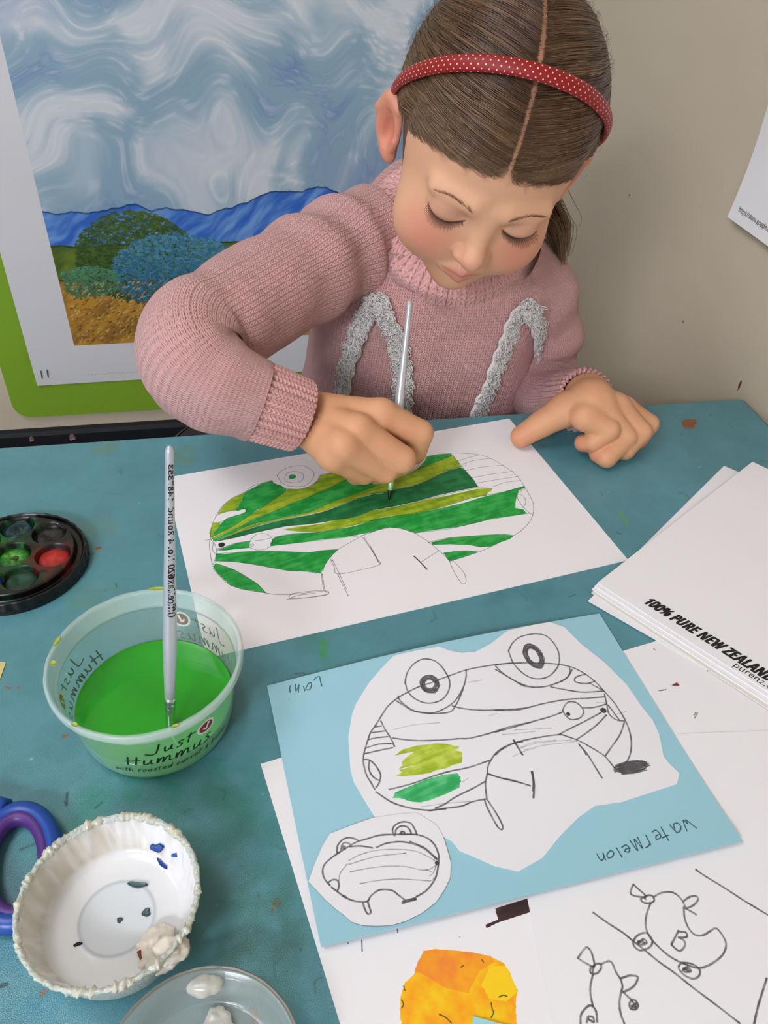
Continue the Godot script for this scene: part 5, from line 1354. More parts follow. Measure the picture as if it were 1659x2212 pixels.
func hair(o: Node3D) -> void:
	var rng := RandomNumberGenerator.new()
	rng.seed = 2
	var g := Geo.new()
	var dark := Color(0.235, 0.155, 0.105)
	var mid := Color(0.39, 0.28, 0.195)
	var light := Color(0.58, 0.45, 0.32)
	for i in 11500:
		var sd := -1.0 if rng.randf() < 0.53 else 1.0
		var s: Vector3
		var c: Vector3
		var q := rng.randf()
		var lift := 0.0
		if q < 0.62:
			# from the parting
			var al := deg_to_rad(lerpf(18.0, 128.0, pow(rng.randf(), 0.9)))
			var w := (al - deg_to_rad(18.0)) / deg_to_rad(110.0)
			s = Vector3(sd * (rng.randf_range(0.016, 0.06) + 0.02 * smoothstep(0.6, 1.2, al) * rng.randf() - 0.03 * pow(rng.randf(), 9.0)), sin(al), cos(al))
			c = Vector3(sd * 1.15, lerpf(0.42, 0.95, w), lerpf(0.5, -0.75, w))
			lift = 0.5
		else:
			# from the edge of the forehead back to the ear
			var t := pow(rng.randf(), 0.85)
			var x := lerpf(0.003, 0.0685, t)
			var y := hairline(x) - 0.005 + 0.024 * pow(rng.randf(), 0.8) - 0.012 * smoothstep(0.75, 1.0, t)
			var nx := x / SKULLR.x
			var ny := (y - SKULL.y) / SKULLR.y
			s = Vector3(sd * nx, ny, sqrt(maxf(0.02, 1.0 - nx * nx - ny * ny)))
			c = Vector3(sd * 1.2, lerpf(0.34, 0.04, t), lerpf(0.48, 0.02, t))
			lift = 0.15
		var e := Vector3(sd * rng.randf_range(0.0, 0.14), rng.randf_range(-0.36, -0.12), -0.97)
		var depth := rng.randf()
		var wave := rng.randf_range(-0.03, 0.03)
		var p := PackedVector3Array()
		var n := 15
		for k in n:
			var t := float(k) / (n - 1)
			var v := s * (1 - t) * (1 - t) + c * 2.0 * t * (1 - t) + e * t * t
			v = v.normalized() + Vector3(0, wave * sin(t * 7.0 + i), 0)
			var off := 0.012 + (0.085 + 0.03 * lift) * (1.0 - pow(1.0 - minf(t * 2.6, 1.0), 2.0)) * (0.5 + 0.5 * depth)
			var un := v.normalized() * SKULLR + SKULL
			if un.z > 0.01:
				off = 0.006 + (off - 0.006) * lerpf(0.1, 1.0, smoothstep(-0.004, 0.036, un.y - hairline(un.x)))
			off += 0.012 * nz.get_noise_2d(t * 2.0 + sd * 9.0, i * 0.004)
			p.append(hair_point(v, off))
		# strands lie in locks that share a tone
		var lock := nz.get_noise_3d(c.y * 9.0 + s.z * 14.0, s.x * 12.0, sd * 3.0 + s.y * 14.0)
		var col := dark.lerp(mid, clampf(0.5 + lock * 1.1 + rng.randf_range(-0.35, 0.35), 0, 1))
		if q >= 0.62:
			col = col.lerp(light, 0.42)
		elif s.y < 0.6:
			col = col.lerp(light, 0.25)
		col = col.lerp(light, pow(rng.randf(), 5.0) * 0.9)
		strand(g, p, rng.randf_range(0.0007, 0.0012), 0.7, col.srgb_to_linear(), 0.3)
	# wisps: soft short hairs over the forehead, loose hairs off the outline
	for i in 620:
		var x := rng.randf_range(-0.054, 0.054)
		var y := hairline(x) + 0.002
		var r := on_face(x, y)
		var p := PackedVector3Array()
		var dx := signf(x) * rng.randf_range(0.004, 0.014)
		var dn := rng.randf_range(0.0, 0.010)
		for k in 6:
			var t := k / 5.0
			p.append(head(on_face(clampf(r.x + dx * t, -0.066, 0.066), r.y - dn * sin(t * 2.2)) + Vector3(0, 0, 0.0004 + 0.0004 * t)))
		strand(g, p, 0.0003, 0.3, light.lerp(mid, rng.randf() * 0.7).srgb_to_linear(), 0.6)
	for i in 420:
		var v := Vector3(rng.randf_range(-1, 1), rng.randf_range(0.0, 1), rng.randf_range(-0.9, 0.1)).normalized()
		var w := Vector3(signf(v.x) * rng.randf_range(0.1, 0.9), rng.randf_range(-0.8, 0.3), -0.5)
		var p := PackedVector3Array()
		for k in 7:
			var t := k / 6.0
			p.append(hair_point(v.lerp(v + w * 0.45, t), 0.1 + rng.randf_range(0.02, 0.05) * sin(t * PI) + 0.05 * t * rng.randf()))
		strand(g, p, 0.00022, 0.4, light.lerp(mid, rng.randf()).srgb_to_linear())
	var hm := mat(Color.WHITE, 0.38)
	hm.vertex_color_use_as_albedo = true
	hm.metallic_specular = 0.55
	var hr := part("hair", g.mesh(false, true), hm, o, true)
	# tail gathered at the back, its end showing beside the neck
	var t0 := head(Vector3(0, 0.002, -0.104))
	var tail := Geo.new()
	for i in 700:
		var j := Vector3(rng.randfn(), rng.randfn(), rng.randfn())
		var p := curve([t0 + j * 0.003, Vector3(0.2988, 0.7745, -0.7745) + j * 0.006, Vector3(0.3040, 0.7606, -0.7487) + j * 0.006, Vector3(0.3094, 0.7376, -0.7417) + j * Vector3(0.003, 0.012, 0.004)], 5)
		strand(tail, p, 0.0008, 0.4, mid.lerp(light, rng.randf()).srgb_to_linear())
	part("ponytail", tail.mesh(false, true), hm, hr, true)

func headband(o: Node3D) -> void:
	var pad := Pad.new(128, 128, Color(0.56, 0.025, 0.03))
	for q in [[32, 32], [96, 96]]:
		pad.spot(q[0], q[1], 13.5, Color(0.93, 0.82, 0.74))
	var m := mat(Color.WHITE, 0.55, pad.tex())
	m.rim_enabled = true
	m.rim = 0.08
	var g := Geo.new()
	var n := 110
	var k := 18
	var D := Vector3(0, sin(deg_to_rad(58.0)), cos(deg_to_rad(58.0)))
	var run := 0.0
	var prev := Vector3.ZERO
	for i in n + 1:
		var ps := lerpf(-0.12, PI + 0.12, float(i) / n)
		var c := hair_point(Vector3(1, -0.02, 0) * cos(ps) + D * sin(ps) + Vector3(0, -0.05, 0), 0.135)
		var c2 := hair_point(Vector3(1, -0.02, 0) * cos(ps + 0.02) + D * sin(ps + 0.02) + Vector3(0, -0.05, 0), 0.135)
		var t := (c2 - c).normalized()
		var up := (c - head(SKULL)).normalized()
		up = (up - t * up.dot(t)).normalized()
		var s := t.cross(up)
		if i:
			run += c.distance_to(prev)
		prev = c
		var wd := 0.0057 * (1.0 - 0.25 * pow(absf(ps - PI * 0.5) / 1.7, 4.0))
		for j in k + 1:
			var a := TAU * (j % k) / k
			g.vert(c + s * cos(a) * wd + up * sin(a) * 0.0028, Vector2(run / 0.0050, float(j) / k * 6.0))
	g.weave(n + 1, k + 1, 0)
	part("headband", g.outward().mesh(), m, o)

# ---------------------------------------------------------------- the jumper
func knit() -> StandardMaterial3D:
	var S := 32
	var N := 8
	var hgt := Image.create(S * N, S * N, false, Image.FORMAT_RGB8)
	var alb := Image.create(S * N, S * N, false, Image.FORMAT_RGB8)
	var rng := RandomNumberGenerator.new()
	rng.seed = 14
	for y in S * N:
		for x in S * N:
			var a := absf(fmod(float(x) / S, 1.0) - 0.5)
			var b := fmod(float(y) / S, 1.0)
			var best := 0.0
			for k in [-1, 0, 1]:
				var bb: float = b + k
				var d := (a - (0.34 - 0.24 * bb)) / 0.2
				var l := (bb - 0.5) / 0.85
				var v := sqrt(maxf(0.0, 1.0 - d * d)) * sqrt(maxf(0.0, 1.0 - l * l))
				v += 0.1 * sin((bb * 2.0 + a * 5.0) * 14.0) * v
				best = maxf(best, v)
			hgt.set_pixel(x, y, Color(best, best, best))
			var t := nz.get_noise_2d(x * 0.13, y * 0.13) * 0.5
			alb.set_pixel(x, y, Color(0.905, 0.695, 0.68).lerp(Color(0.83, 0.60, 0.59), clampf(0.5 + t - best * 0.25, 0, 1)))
	for i in 26:
		var x := rng.randi_range(1, S * N - 3)
		var y := rng.randi_range(1, S * N - 3)
		alb.fill_rect(Rect2i(x, y, 2, rng.randi_range(2, 5)), Color(0.97, 0.9, 0.88))
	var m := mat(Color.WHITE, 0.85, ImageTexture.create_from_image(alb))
	m.heightmap_enabled = true
	m.heightmap_texture = ImageTexture.create_from_image(hgt)
	m.heightmap_scale = 0.2
	m.rim_enabled = true
	m.rim = 0.5
	m.rim_tint = 0.7
	m.metallic_specular = 0.25
	return m

const STITCH := Vector2(0.0039 * 8.0, 0.0032 * 8.0)
const LAT := Vector3(0.968, -0.09, 0.235)
const FWD := Vector3(-0.24, 0.0, 0.97)
# rings of the trunk: centre, half width, half depth
var TRUNK := [
	[Vector3(0.180, 0.38, -0.835), 0.128, 0.100], [Vector3(0.180, 0.46, -0.825), 0.130, 0.104], [Vector3(0.182, 0.54, -0.812), 0.128, 0.100], [Vector3(0.185, 0.60, -0.800), 0.127, 0.094],
	[Vector3(0.189, 0.65, -0.790), 0.127, 0.087], [Vector3(0.192, 0.69, -0.783), 0.125, 0.080], [Vector3(0.193, 0.72, -0.779), 0.119, 0.072], [Vector3(0.192, 0.742, -0.777), 0.104, 0.064],
	[Vector3(0.193, 0.755, -0.772), 0.089, 0.062], [Vector3(0.197, 0.760, -0.766), 0.077, 0.066], [Vector3(0.200, 0.758, -0.760), 0.064, 0.060]]

func trunk_point(k: float, a: float) -> Vector3:
	var i := clampi(int(k), 0, TRUNK.size() - 2)
	var f := k - i
	var p0: Array = TRUNK[maxi(i - 1, 0)]
	var p1: Array = TRUNK[i]
	var p2: Array = TRUNK[i + 1]
	var p3: Array = TRUNK[mini(i + 2, TRUNK.size() - 1)]
	var c: Vector3 = p1[0].cubic_interpolate(p2[0], p0[0], p3[0], f)
	var w: float = cubic_interpolate(p1[1], p2[1], p0[1], p3[1], f)
	var d: float = cubic_interpolate(p1[2], p2[2], p0[2], p3[2], f)
	var ca := sin(a)
	var sa := cos(a)
	var r := 1.0 / pow(pow(absf(ca), 2.5) + pow(absf(sa), 2.5), 1.0 / 2.5)
	var fold := 0.0
	if k < 7.0:
		fold = 0.0035 * sin(k * 2.2 + a * 2.0) * smoothstep(0.6, 1.4, absf(a)) + 0.003 * nz.get_noise_2d(a * 2.2, k * 0.55)
	# the neck opening slopes from the nape down to the chest
	var tilt := 0.72 * smoothstep(7.0, 9.2, k)
	return c + (LAT * ca * (w + fold) + (FWD + Vector3(0, -tilt, 0)) * sa * (d + fold)) * r

func sleeve_geo(pts: PackedVector3Array, radii: Array, seg: int, fold: Callable, inner := 0.0) -> Geo:
	var nr := radii.size() - 1
	return tube(pts, func(t: float, a: float) -> float:
		var x := t * nr
		var i := clampi(int(x), 0, nr - 1)
		var r: float = lerpf(radii[i], radii[i + 1], smoothstep(0.0, 1.0, x - i))
		return r - inner + fold.call(t, a), seg, Vector3(0.1, 1.0, 0.2), false)

func jumper(o: Node3D, sr: Array, sl: Array) -> void:
	var km := knit()
	var g := Geo.new()
	var rows := 70
	var cols := 120
	for i in rows + 1:
		var k := float(i) / rows * (TRUNK.size() - 1.001)
		for j in cols + 1:
			var a := -PI + TAU * j / cols
			var p := trunk_point(k, -PI if j == cols else a)
			g.vert(p, Vector2(a * 0.103, -p.y * 1.03) / STITCH)
	g.weave(rows + 1, cols + 1, 0)
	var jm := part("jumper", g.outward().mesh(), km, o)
	# sleeves and ribbed cuffs
	var which := 0
	for s in [sr, sl]:
		var pts := []
		var rad := []
		for q in s:
			pts.append(q[0])
			rad.append(q[1])
		var path := curve(pts, 10)
		var cut := path.size() - (19 if which == 0 else 9)
		var w := which
		var fold := func(t: float, a: float) -> float:
			var sh := 0.0040 * sin(t * 62.0 + 1.4 * cos(a + 0.6)) * exp(-pow((t - 0.16) / 0.10, 2.0)) if w == 0 else 0.0025 * sin(t * 40.0 + cos(a)) * exp(-pow((t - 0.3) / 0.2, 2.0))
			var el := 0.0022 * sin(t * 40.0 + 1.2 * sin(a)) * exp(-pow((t - 0.45) / 0.06, 2.0))
			return sh + el + 0.003 * nz.get_noise_3d(t * 5.0, cos(a) * 0.9 + w * 5.0, sin(a) * 0.9)
		var full := sleeve_geo(path, rad, 72, fold)
		var sg := Geo.new()
		for i in (cut + 1) * 73:
			sg.vert(full.v[i], Vector2(full.uv[i].x * 0.262, full.uv[i].y) / STITCH)
		sg.weave(cut + 1, 73, 0)
		if sg.volume() > 0.0:
			sg.flip()
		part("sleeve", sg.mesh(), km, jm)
		# cuff: ribs are real ridges; it turns in at the opening
		var cp := PackedVector3Array()
		for i in range(cut - 1, path.size()):
			cp.append(path[i])
		var fine := PackedVector3Array()
		for i in cp.size() - 1:
			for q in 3:
				fine.append(cp[i].lerp(cp[i + 1], q / 3.0))
		fine.append(cp[cp.size() - 1])
		var r0: float = lerpf(rad[rad.size() - 2], rad[rad.size() - 1], 0.0)
		var r1: float = rad[rad.size() - 1]
		var cg := tube(fine, func(t: float, a: float) -> float: return lerpf(r0 + 0.001, r1, t) + 0.0013 * sin(a * 34.0) - 0.0028 * smoothstep(0.93, 1.0, t), 272, Vector3(0.1, 1.0, 0.2), false)
		var n := fine.size()
		for i in cg.uv.size():
			cg.uv[i] = Vector2(cg.uv[i].x * 34.0 * 0.0034, cg.uv[i].y) / STITCH
		if cg.volume() > 0.0:
			cg.flip()
		var inn := tube(fine, func(t: float, a: float) -> float: return lerpf(r0 - 0.004, r1 - 0.0042, t) + 0.0008 * sin(a * 34.0) + 0.0014 * smoothstep(0.93, 1.0, t), 272, Vector3(0.1, 1.0, 0.2), false)
		if inn.volume() < 0.0:
			inn.flip()
		cg.add(inn)
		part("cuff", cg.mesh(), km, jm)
		which += 1
	# ribbed collar, a band that rolls from the shoulders up to the neck
	var cc := Vector3(0.2005, 0.765, -0.760)
	var fd := Vector3(-0.20, -0.64, 0.83).normalized()
	var up := LAT.cross(fd).normalized()
	if up.y < 0:
		up = -up
	var col := Geo.new()
	var ns := 480
	var prof := [[1.01, -0.012], [1.0, -0.001], [0.985, 0.003], [0.93, 0.0065], [0.85, 0.0105], [0.77, 0.0135], [0.72, 0.0135], [0.695, 0.011], [0.70, 0.006], [0.72, -0.002]]
	for i in prof.size():
		for j in ns + 1:
			var a := TAU * (j % ns) / ns
			var rib := 0.0012 * sin(a * 62.0) * (1.0 if i > 1 and i < 8 else 0.3)
			var p: Vector3 = cc + (LAT * sin(a) * 0.081 + fd * cos(a) * (0.0838 if cos(a) > 0.0 else 0.068)) * prof[i][0] + up * (prof[i][1] + rib)
			col.vert(p, Vector2(a * 62.0 / TAU * 0.0034, i * 0.003) / STITCH)
	col.weave(prof.size(), ns + 1, 0)
	part("collar", col.facing(up).mesh(), km, jm)
	# white vest edge inside the collar
	var vs := Geo.new()
	for i in 6:
		for j in 91:
			var a := TAU * (j % 90) / 90.0
			vs.vert(cc + (LAT * sin(a) * 0.081 + fd * cos(a) * (0.0838 if cos(a) > 0.0 else 0.068)) * (0.715 - 0.05 * sin(i * 0.6)) + up * (-0.004 + i * 0.0022))
	vs.weave(6, 91, 0)
	part("vest_edge", vs.facing(up).mesh(), mat(Color(0.85, 0.84, 0.84), 0.8), jm)
	# fluffy white rabbit ears on the chest, looped yarn
	var wm := mat(Color(0.93, 0.915, 0.9), 0.9)
	var rng := RandomNumberGenerator.new()
	rng.seed = 31
	for path in [[[2.08, -0.54], [2.64, -0.58], [3.28, -0.58], [4.00, -0.54], [4.64, -0.50], [5.28, -0.42], [4.88, -0.34], [4.24, -0.22], [3.60, -0.14], [3.04, -0.10], [2.48, -0.06]], [[2.32, 0.58], [2.88, 0.54], [3.36, 0.58], [4.00, 0.58], [4.56, 0.62], [5.20, 0.66], [5.52, 0.74], [4.96, 0.90], [4.08, 1.14], [3.20, 1.30], [2.56, 1.26]]]:
		var pp := []
		for q in path:
			pp.append(trunk_point(q[0], q[1]))
		var c := curve(pp, 14)
		var mid := Vector3(0.186, 0.68, -0.80)
		var eg := Geo.new()
		var st := Geo.new()
		for i in c.size():
			var d := (c[mini(i + 1, c.size() - 1)] - c[maxi(i - 1, 0)]).normalized()
			var nrm := (c[i] - mid)
			nrm.y *= 0.2
			nrm = (nrm - d * nrm.dot(d)).normalized()
			var s := d.cross(nrm)
			var wd := 0.0082 + 0.0016 * sin(i * 0.7)
			for k in 7:
				var u := k / 3.0 - 1.0
				st.vert(c[i] + s * u * wd + nrm * (0.0045 * (1.0 - u * u) - 0.001))
			for k in 20:
				var u := rng.randf_range(-1.05, 1.05)
				var base := c[i] + s * u * wd + nrm * 0.0030 + d * rng.randf_range(-0.002, 0.002)
				var r := rng.randf_range(0.0012, 0.0028)
				if rng.randf() < 0.05:
					r *= 1.9
				var ax := Vector3(rng.randf_range(-1, 1), rng.randf_range(-1, 1), rng.randf_range(-1, 1)).normalized()
				var x := (nrm + ax * 0.9).normalized()
				var y := x.cross(ax).normalized()
				var lp := PackedVector3Array()
				for z in 9:
					var an := TAU * z / 8.0
					lp.append(base + x * (r * (1.0 - cos(an)) * 0.7) + y * sin(an) * r + ax * z * 0.00015)
				strand(eg, lp, 0.0011, 1.0, Color.WHITE)
		st.weave(c.size(), 7, 0)
		var sp := part("rabbit_ear", st.facing(c[0] - mid).mesh(), wm, jm)
		part("looped_yarn", eg.mesh(), wm, jm, true)
# ---------------------------------------------------------------- geometry
class Geo:
	var v := PackedVector3Array()
	var uv := PackedVector2Array()
	var uv2 := PackedVector2Array()
	var col := PackedColorArray()
	var ix := PackedInt32Array()
	var nn := PackedVector3Array()

	func vert(p: Vector3, t := Vector2.ZERO, c := Color.WHITE) -> int:
		v.append(p)
		uv.append(t)
		col.append(c)
		return v.size() - 1

	func tri(a: int, b: int, c: int) -> void:
		ix.append(a)
		ix.append(b)
		ix.append(c)

	func quad(a: int, b: int, c: int, d: int) -> void:
		tri(a, b, c)
		tri(a, c, d)

	# joins rows x cols vertices that were added row by row from first
	func weave(rows: int, cols: int, first: int) -> void:
		for r in rows - 1:
			for c in cols - 1:
				var a := first + r * cols + c
				quad(a, a + 1, a + cols + 1, a + cols)

	func box(c: Vector3, s: Vector3, b := Basis.IDENTITY) -> void:
		var hs := s * 0.5
		for ax in 3:
			for sg in [-1.0, 1.0]:
				var n := Vector3.ZERO
				n[ax] = sg
				var u := Vector3.ZERO
				u[(ax + 1) % 3] = 1.0
				var w := n.cross(u)
				var k: Array = []
				for q in [[-1, -1], [1, -1], [1, 1], [-1, 1]]:
					var p: Vector3 = (n + u * q[0] + w * q[1]) * hs
					k.append(vert(c + b * p, Vector2(q[0] * 0.5 + 0.5, q[1] * 0.5 + 0.5)))
				quad(k[0], k[3], k[2], k[1])

	func add(o: Geo, t := Transform3D.IDENTITY) -> void:
		var f := v.size()
		for p in o.v:
			v.append(t * p)
		uv.append_array(o.uv)
		col.append_array(o.col)
		for i in o.ix:
			ix.append(i + f)

	func flip() -> void:
		for i in range(0, ix.size(), 3):
			var k := ix[i + 1]
			ix[i + 1] = ix[i + 2]
			ix[i + 2] = k

	func volume() -> float:
		var s := 0.0
		for i in range(0, ix.size(), 3):
			s += v[ix[i]].dot(v[ix[i + 1]].cross(v[ix[i + 2]]))
		return s

	# turns a closed shape the right way out (front faces run clockwise)
	func outward() -> Geo:
		if volume() > 0.0:
			flip()
		return self

	# turns an open sheet so that it faces dir
	func facing(dir: Vector3) -> Geo:
		var s := Vector3.ZERO
		for i in range(0, ix.size(), 3):
			s += (v[ix[i + 2]] - v[ix[i]]).cross(v[ix[i + 1]] - v[ix[i]])
		if s.dot(dir) < 0.0:
			flip()
		return self

	func smooth(weld := true) -> void:
		nn.resize(v.size())
		nn.fill(Vector3.ZERO)
		for i in range(0, ix.size(), 3):
			var a := ix[i]
			var b := ix[i + 1]
			var c := ix[i + 2]
			var n := (v[c] - v[a]).cross(v[b] - v[a])
			nn[a] += n
			nn[b] += n
			nn[c] += n
		if weld:
			var at := {}
			for i in v.size():
				var k := Vector3i((v[i] * 50000.0).round())
				if at.has(k):
					at[k] += nn[i]
				else:
					at[k] = nn[i]
			for i in v.size():
				nn[i] = at[Vector3i((v[i] * 50000.0).round())]
		for i in nn.size():
			nn[i] = nn[i].normalized() if nn[i].length_squared() > 1e-30 else Vector3.UP

	# flat shading: every triangle gets vertices of its own
	func facet() -> void:
		var o := Geo.new()
		for i in range(0, ix.size(), 3):
			for k in 3:
				var j := ix[i + k]
				o.vert(v[j], uv[j], col[j])
				if uv2.size():
					o.uv2.append(uv2[j])
				o.ix.append(i + k)
		v = o.v
		uv = o.uv
		uv2 = o.uv2
		col = o.col
		ix = o.ix

	func mesh(flat := false, colours := false, weld := true) -> ArrayMesh:
		if flat:
			facet()
			smooth(false)
		elif nn.size() != v.size():
			smooth(weld)
		var a := []
		a.resize(Mesh.ARRAY_MAX)
		a[Mesh.ARRAY_VERTEX] = v
		a[Mesh.ARRAY_NORMAL] = nn
		a[Mesh.ARRAY_TEX_UV] = uv
		if uv2.size() == v.size():
			a[Mesh.ARRAY_TEX_UV2] = uv2
		if colours:
			a[Mesh.ARRAY_COLOR] = col
		a[Mesh.ARRAY_INDEX] = ix
		var m := ArrayMesh.new()
		m.add_surface_from_arrays(Mesh.PRIMITIVE_TRIANGLES, a)
		return m

# a turned shape: profile of (radius, height); wob(angle, k) scales the radius
func lathe(prof: Array, seg: int, wob = null, at := Vector3.ZERO) -> Geo:
	var g := Geo.new()
	var n := prof.size()
	for i in n:
		for s in seg + 1:
			var a := TAU * (s % seg) / seg
			var r: float = prof[i][0]
			var y: float = prof[i][1]
			if wob != null:
				var w: Vector2 = wob.call(a, i)
				r *= w.x
				y += w.y
			g.vert(at + Vector3(sin(a) * r, y, cos(a) * r), Vector2(float(s) / seg, float(i) / (n - 1)))
	g.weave(n, seg + 1, 0)
	return g

# a tube through points; rad(t, angle) gives the radius; caps are rounded fans
func tube(pts: PackedVector3Array, rad: Callable, seg: int, up := Vector3.UP, cap := true) -> Geo:
	var g := Geo.new()
	var n := pts.size()
	var ref := up
	var run := 0.0
	for i in n:
		var d := (pts[mini(i + 1, n - 1)] - pts[maxi(i - 1, 0)]).normalized()
		var x := ref - d * ref.dot(d)
		if x.length() < 1e-5:
			x = d.cross(Vector3(0.3, 0.5, 0.8))
		x = x.normalized()
		ref = x
		var y := d.cross(x)
		if i:
			run += pts[i].distance_to(pts[i - 1])
		for s in seg + 1:
			var a := TAU * (s % seg) / seg
			var r: float = rad.call(float(i) / (n - 1), a)
			g.vert(pts[i] + (x * cos(a) + y * sin(a)) * r, Vector2(float(s) / seg, run))
	g.weave(n, seg + 1, 0)
	if cap:
		for e in [0, n - 1]:
			var c := g.vert(pts[e], Vector2(0.5, 0.0))
			for s in seg:
				var a: int = e * (seg + 1) + s
				if e == 0:
					g.tri(c, a + 1, a)
				else:
					g.tri(c, a, a + 1)
		g.outward()
	return g

# Catmull-Rom through points, n steps for each span
func curve(p: Array, n: int) -> PackedVector3Array:
	var o := PackedVector3Array()
	for i in p.size() - 1:
		var a: Vector3 = p[maxi(i - 1, 0)]
		var b: Vector3 = p[i]
		var c: Vector3 = p[i + 1]
		var d: Vector3 = p[mini(i + 2, p.size() - 1)]
		for k in n:
			o.append(b.cubic_interpolate(c, a, d, float(k) / n))
	o.append(p[p.size() - 1])
	return o

# a plate with a given outline (x, z) and a rounded edge: layers of (height, inset)
func plate(outline: PackedVector2Array, layers: Array, uvf = null) -> Geo:
	var g := Geo.new()
	var n := outline.size()
	var mid := Vector2.ZERO
	for p in outline:
		mid += p / n
	for l in layers:
		for i in n + 1:
			var p := outline[i % n]
			var d := (p - mid)
			var q: Vector2 = mid + d * (1.0 - l[1] / maxf(d.length(), 1e-4))
			var t: Vector2 = uvf.call(q) if uvf != null else q
			g.vert(Vector3(q.x, l[0], q.y), t)
	g.weave(layers.size(), n + 1, 0)
	for e in [0, layers.size() - 1]:
		var t2: Vector2 = uvf.call(mid) if uvf != null else mid
		var c := g.vert(Vector3(mid.x, layers[e][0], mid.y), t2)
		for i in n:
			var a: int = e * (n + 1) + i
			if e == 0:
				g.tri(c, a, a + 1)
			else:
				g.tri(c, a + 1, a)
	return g.outward()

func round_rect(x0: float, z0: float, x1: float, z1: float, r: float, k := 6) -> PackedVector2Array:
	var o := PackedVector2Array()
	var c := [Vector2(x1 - r, z1 - r), Vector2(x0 + r, z1 - r), Vector2(x0 + r, z0 + r), Vector2(x1 - r, z0 + r)]
	for q in 4:
		for i in k + 1:
			var a := PI * 0.5 * (q + float(i) / k)
			o.append(c[q] + Vector2(cos(a), sin(a)) * r)
	return o

# ---------------------------------------------------------------- fields and their skin
static func cap(p: Vector3, a: Vector3, b: Vector3, ra: float, rb: float) -> float:
	var ab := b - a
	var t := clampf((p - a).dot(ab) / ab.length_squared(), 0.0, 1.0)
	return p.distance_to(a + ab * t) - lerpf(ra, rb, t)

static func smin(a: float, b: float, k: float) -> float:
	var h := maxf(k - absf(a - b), 0.0) / k
	return minf(a, b) - h * h * k * 0.25

static func smax(a: float, b: float, k: float) -> float:
	var h := maxf(k - absf(a - b), 0.0) / k
	return maxf(a, b) + h * h * k * 0.25

static func ell(p: Vector3, c: Vector3, r: Vector3) -> float:
	var q := (p - c) / r
	var l := q.length()
	if l < 1e-6:
		return -minf(r.x, minf(r.y, r.z))
	return l * (l - 1.0) / (q / r).length()

# surface nets: one vertex in each cell the surface crosses, one quad round each crossed edge
func nets(lo: Vector3, hi: Vector3, h: float, f: Callable, tint = null) -> Geo:
	var g := Geo.new()
	var n := Vector3i(((hi - lo) / h).ceil()) + Vector3i.ONE
	var field := PackedFloat32Array()
	field.resize(n.x * n.y * n.z)
	field.fill(9.0)
	var B := 4
	var live: Array[Vector3i] = []
	for bz in range(0, n.z, B):
		for by in range(0, n.y, B):
			for bx in range(0, n.x, B):
				var c := lo + (Vector3(bx, by, bz) + Vector3.ONE * (B * 0.5)) * h
				if absf(f.call(c)) < h * B * 1.5:
					live.append(Vector3i(bx, by, bz))
	for b in live:
		for z in range(b.z, mini(b.z + B + 1, n.z)):
			for y in range(b.y, mini(b.y + B + 1, n.y)):
				for x in range(b.x, mini(b.x + B + 1, n.x)):
					var i := (z * n.y + y) * n.x + x
					if field[i] == 9.0:
						field[i] = f.call(lo + Vector3(x, y, z) * h)
	var at := {}
	var off := [Vector3i(0, 0, 0), Vector3i(1, 0, 0), Vector3i(0, 1, 0), Vector3i(1, 1, 0), Vector3i(0, 0, 1), Vector3i(1, 0, 1), Vector3i(0, 1, 1), Vector3i(1, 1, 1)]
	var edges := [[0, 1], [2, 3], [4, 5], [6, 7], [0, 2], [1, 3], [4, 6], [5, 7], [0, 4], [1, 5], [2, 6], [3, 7]]
	var d := PackedFloat32Array()
	d.resize(8)
	for b in live:
		for z in range(b.z, mini(b.z + B, n.z - 1)):
			for y in range(b.y, mini(b.y + B, n.y - 1)):
				for x in range(b.x, mini(b.x + B, n.x - 1)):
					var s := 0
					var bad := false
					for k in 8:
						var o: Vector3i = off[k]
						d[k] = field[((z + o.z) * n.y + y + o.y) * n.x + x + o.x]
						if d[k] < 0.0:
							s += 1
						if d[k] == 9.0:
							bad = true
					if s == 0 or s == 8 or bad:
						continue
					var p := Vector3.ZERO
					var m := 0
					for e in edges:
						var da := d[e[0]]
						var db := d[e[1]]
						if (da < 0.0) != (db < 0.0):
							var oa := Vector3(off[e[0]])
							p += oa.lerp(Vector3(off[e[1]]), da / (da - db))
							m += 1
					var w := lo + (Vector3(x, y, z) + p / m) * h
					at[(z * n.y + y) * n.x + x] = g.vert(w, Vector2.ZERO, tint.call(w) if tint != null else Color.WHITE)
	var step := [1, n.x, n.x * n.y]
	for key in at:
		var i: int = key
		for ax in 3:
			var j: int = i + step[ax]
			var sa: bool = field[i] < 0.0
			if sa == (field[j] < 0.0):
				continue
			var u: int = step[(ax + 1) % 3]
			var w2: int = step[(ax + 2) % 3]
			if not (at.has(i - u) and at.has(i - w2) and at.has(i - u - w2)):
				continue
			if sa:
				g.quad(at[i], at[i - w2], at[i - u - w2], at[i - u])
			else:
				g.quad(at[i], at[i - u], at[i - u - w2], at[i - w2])
	return g

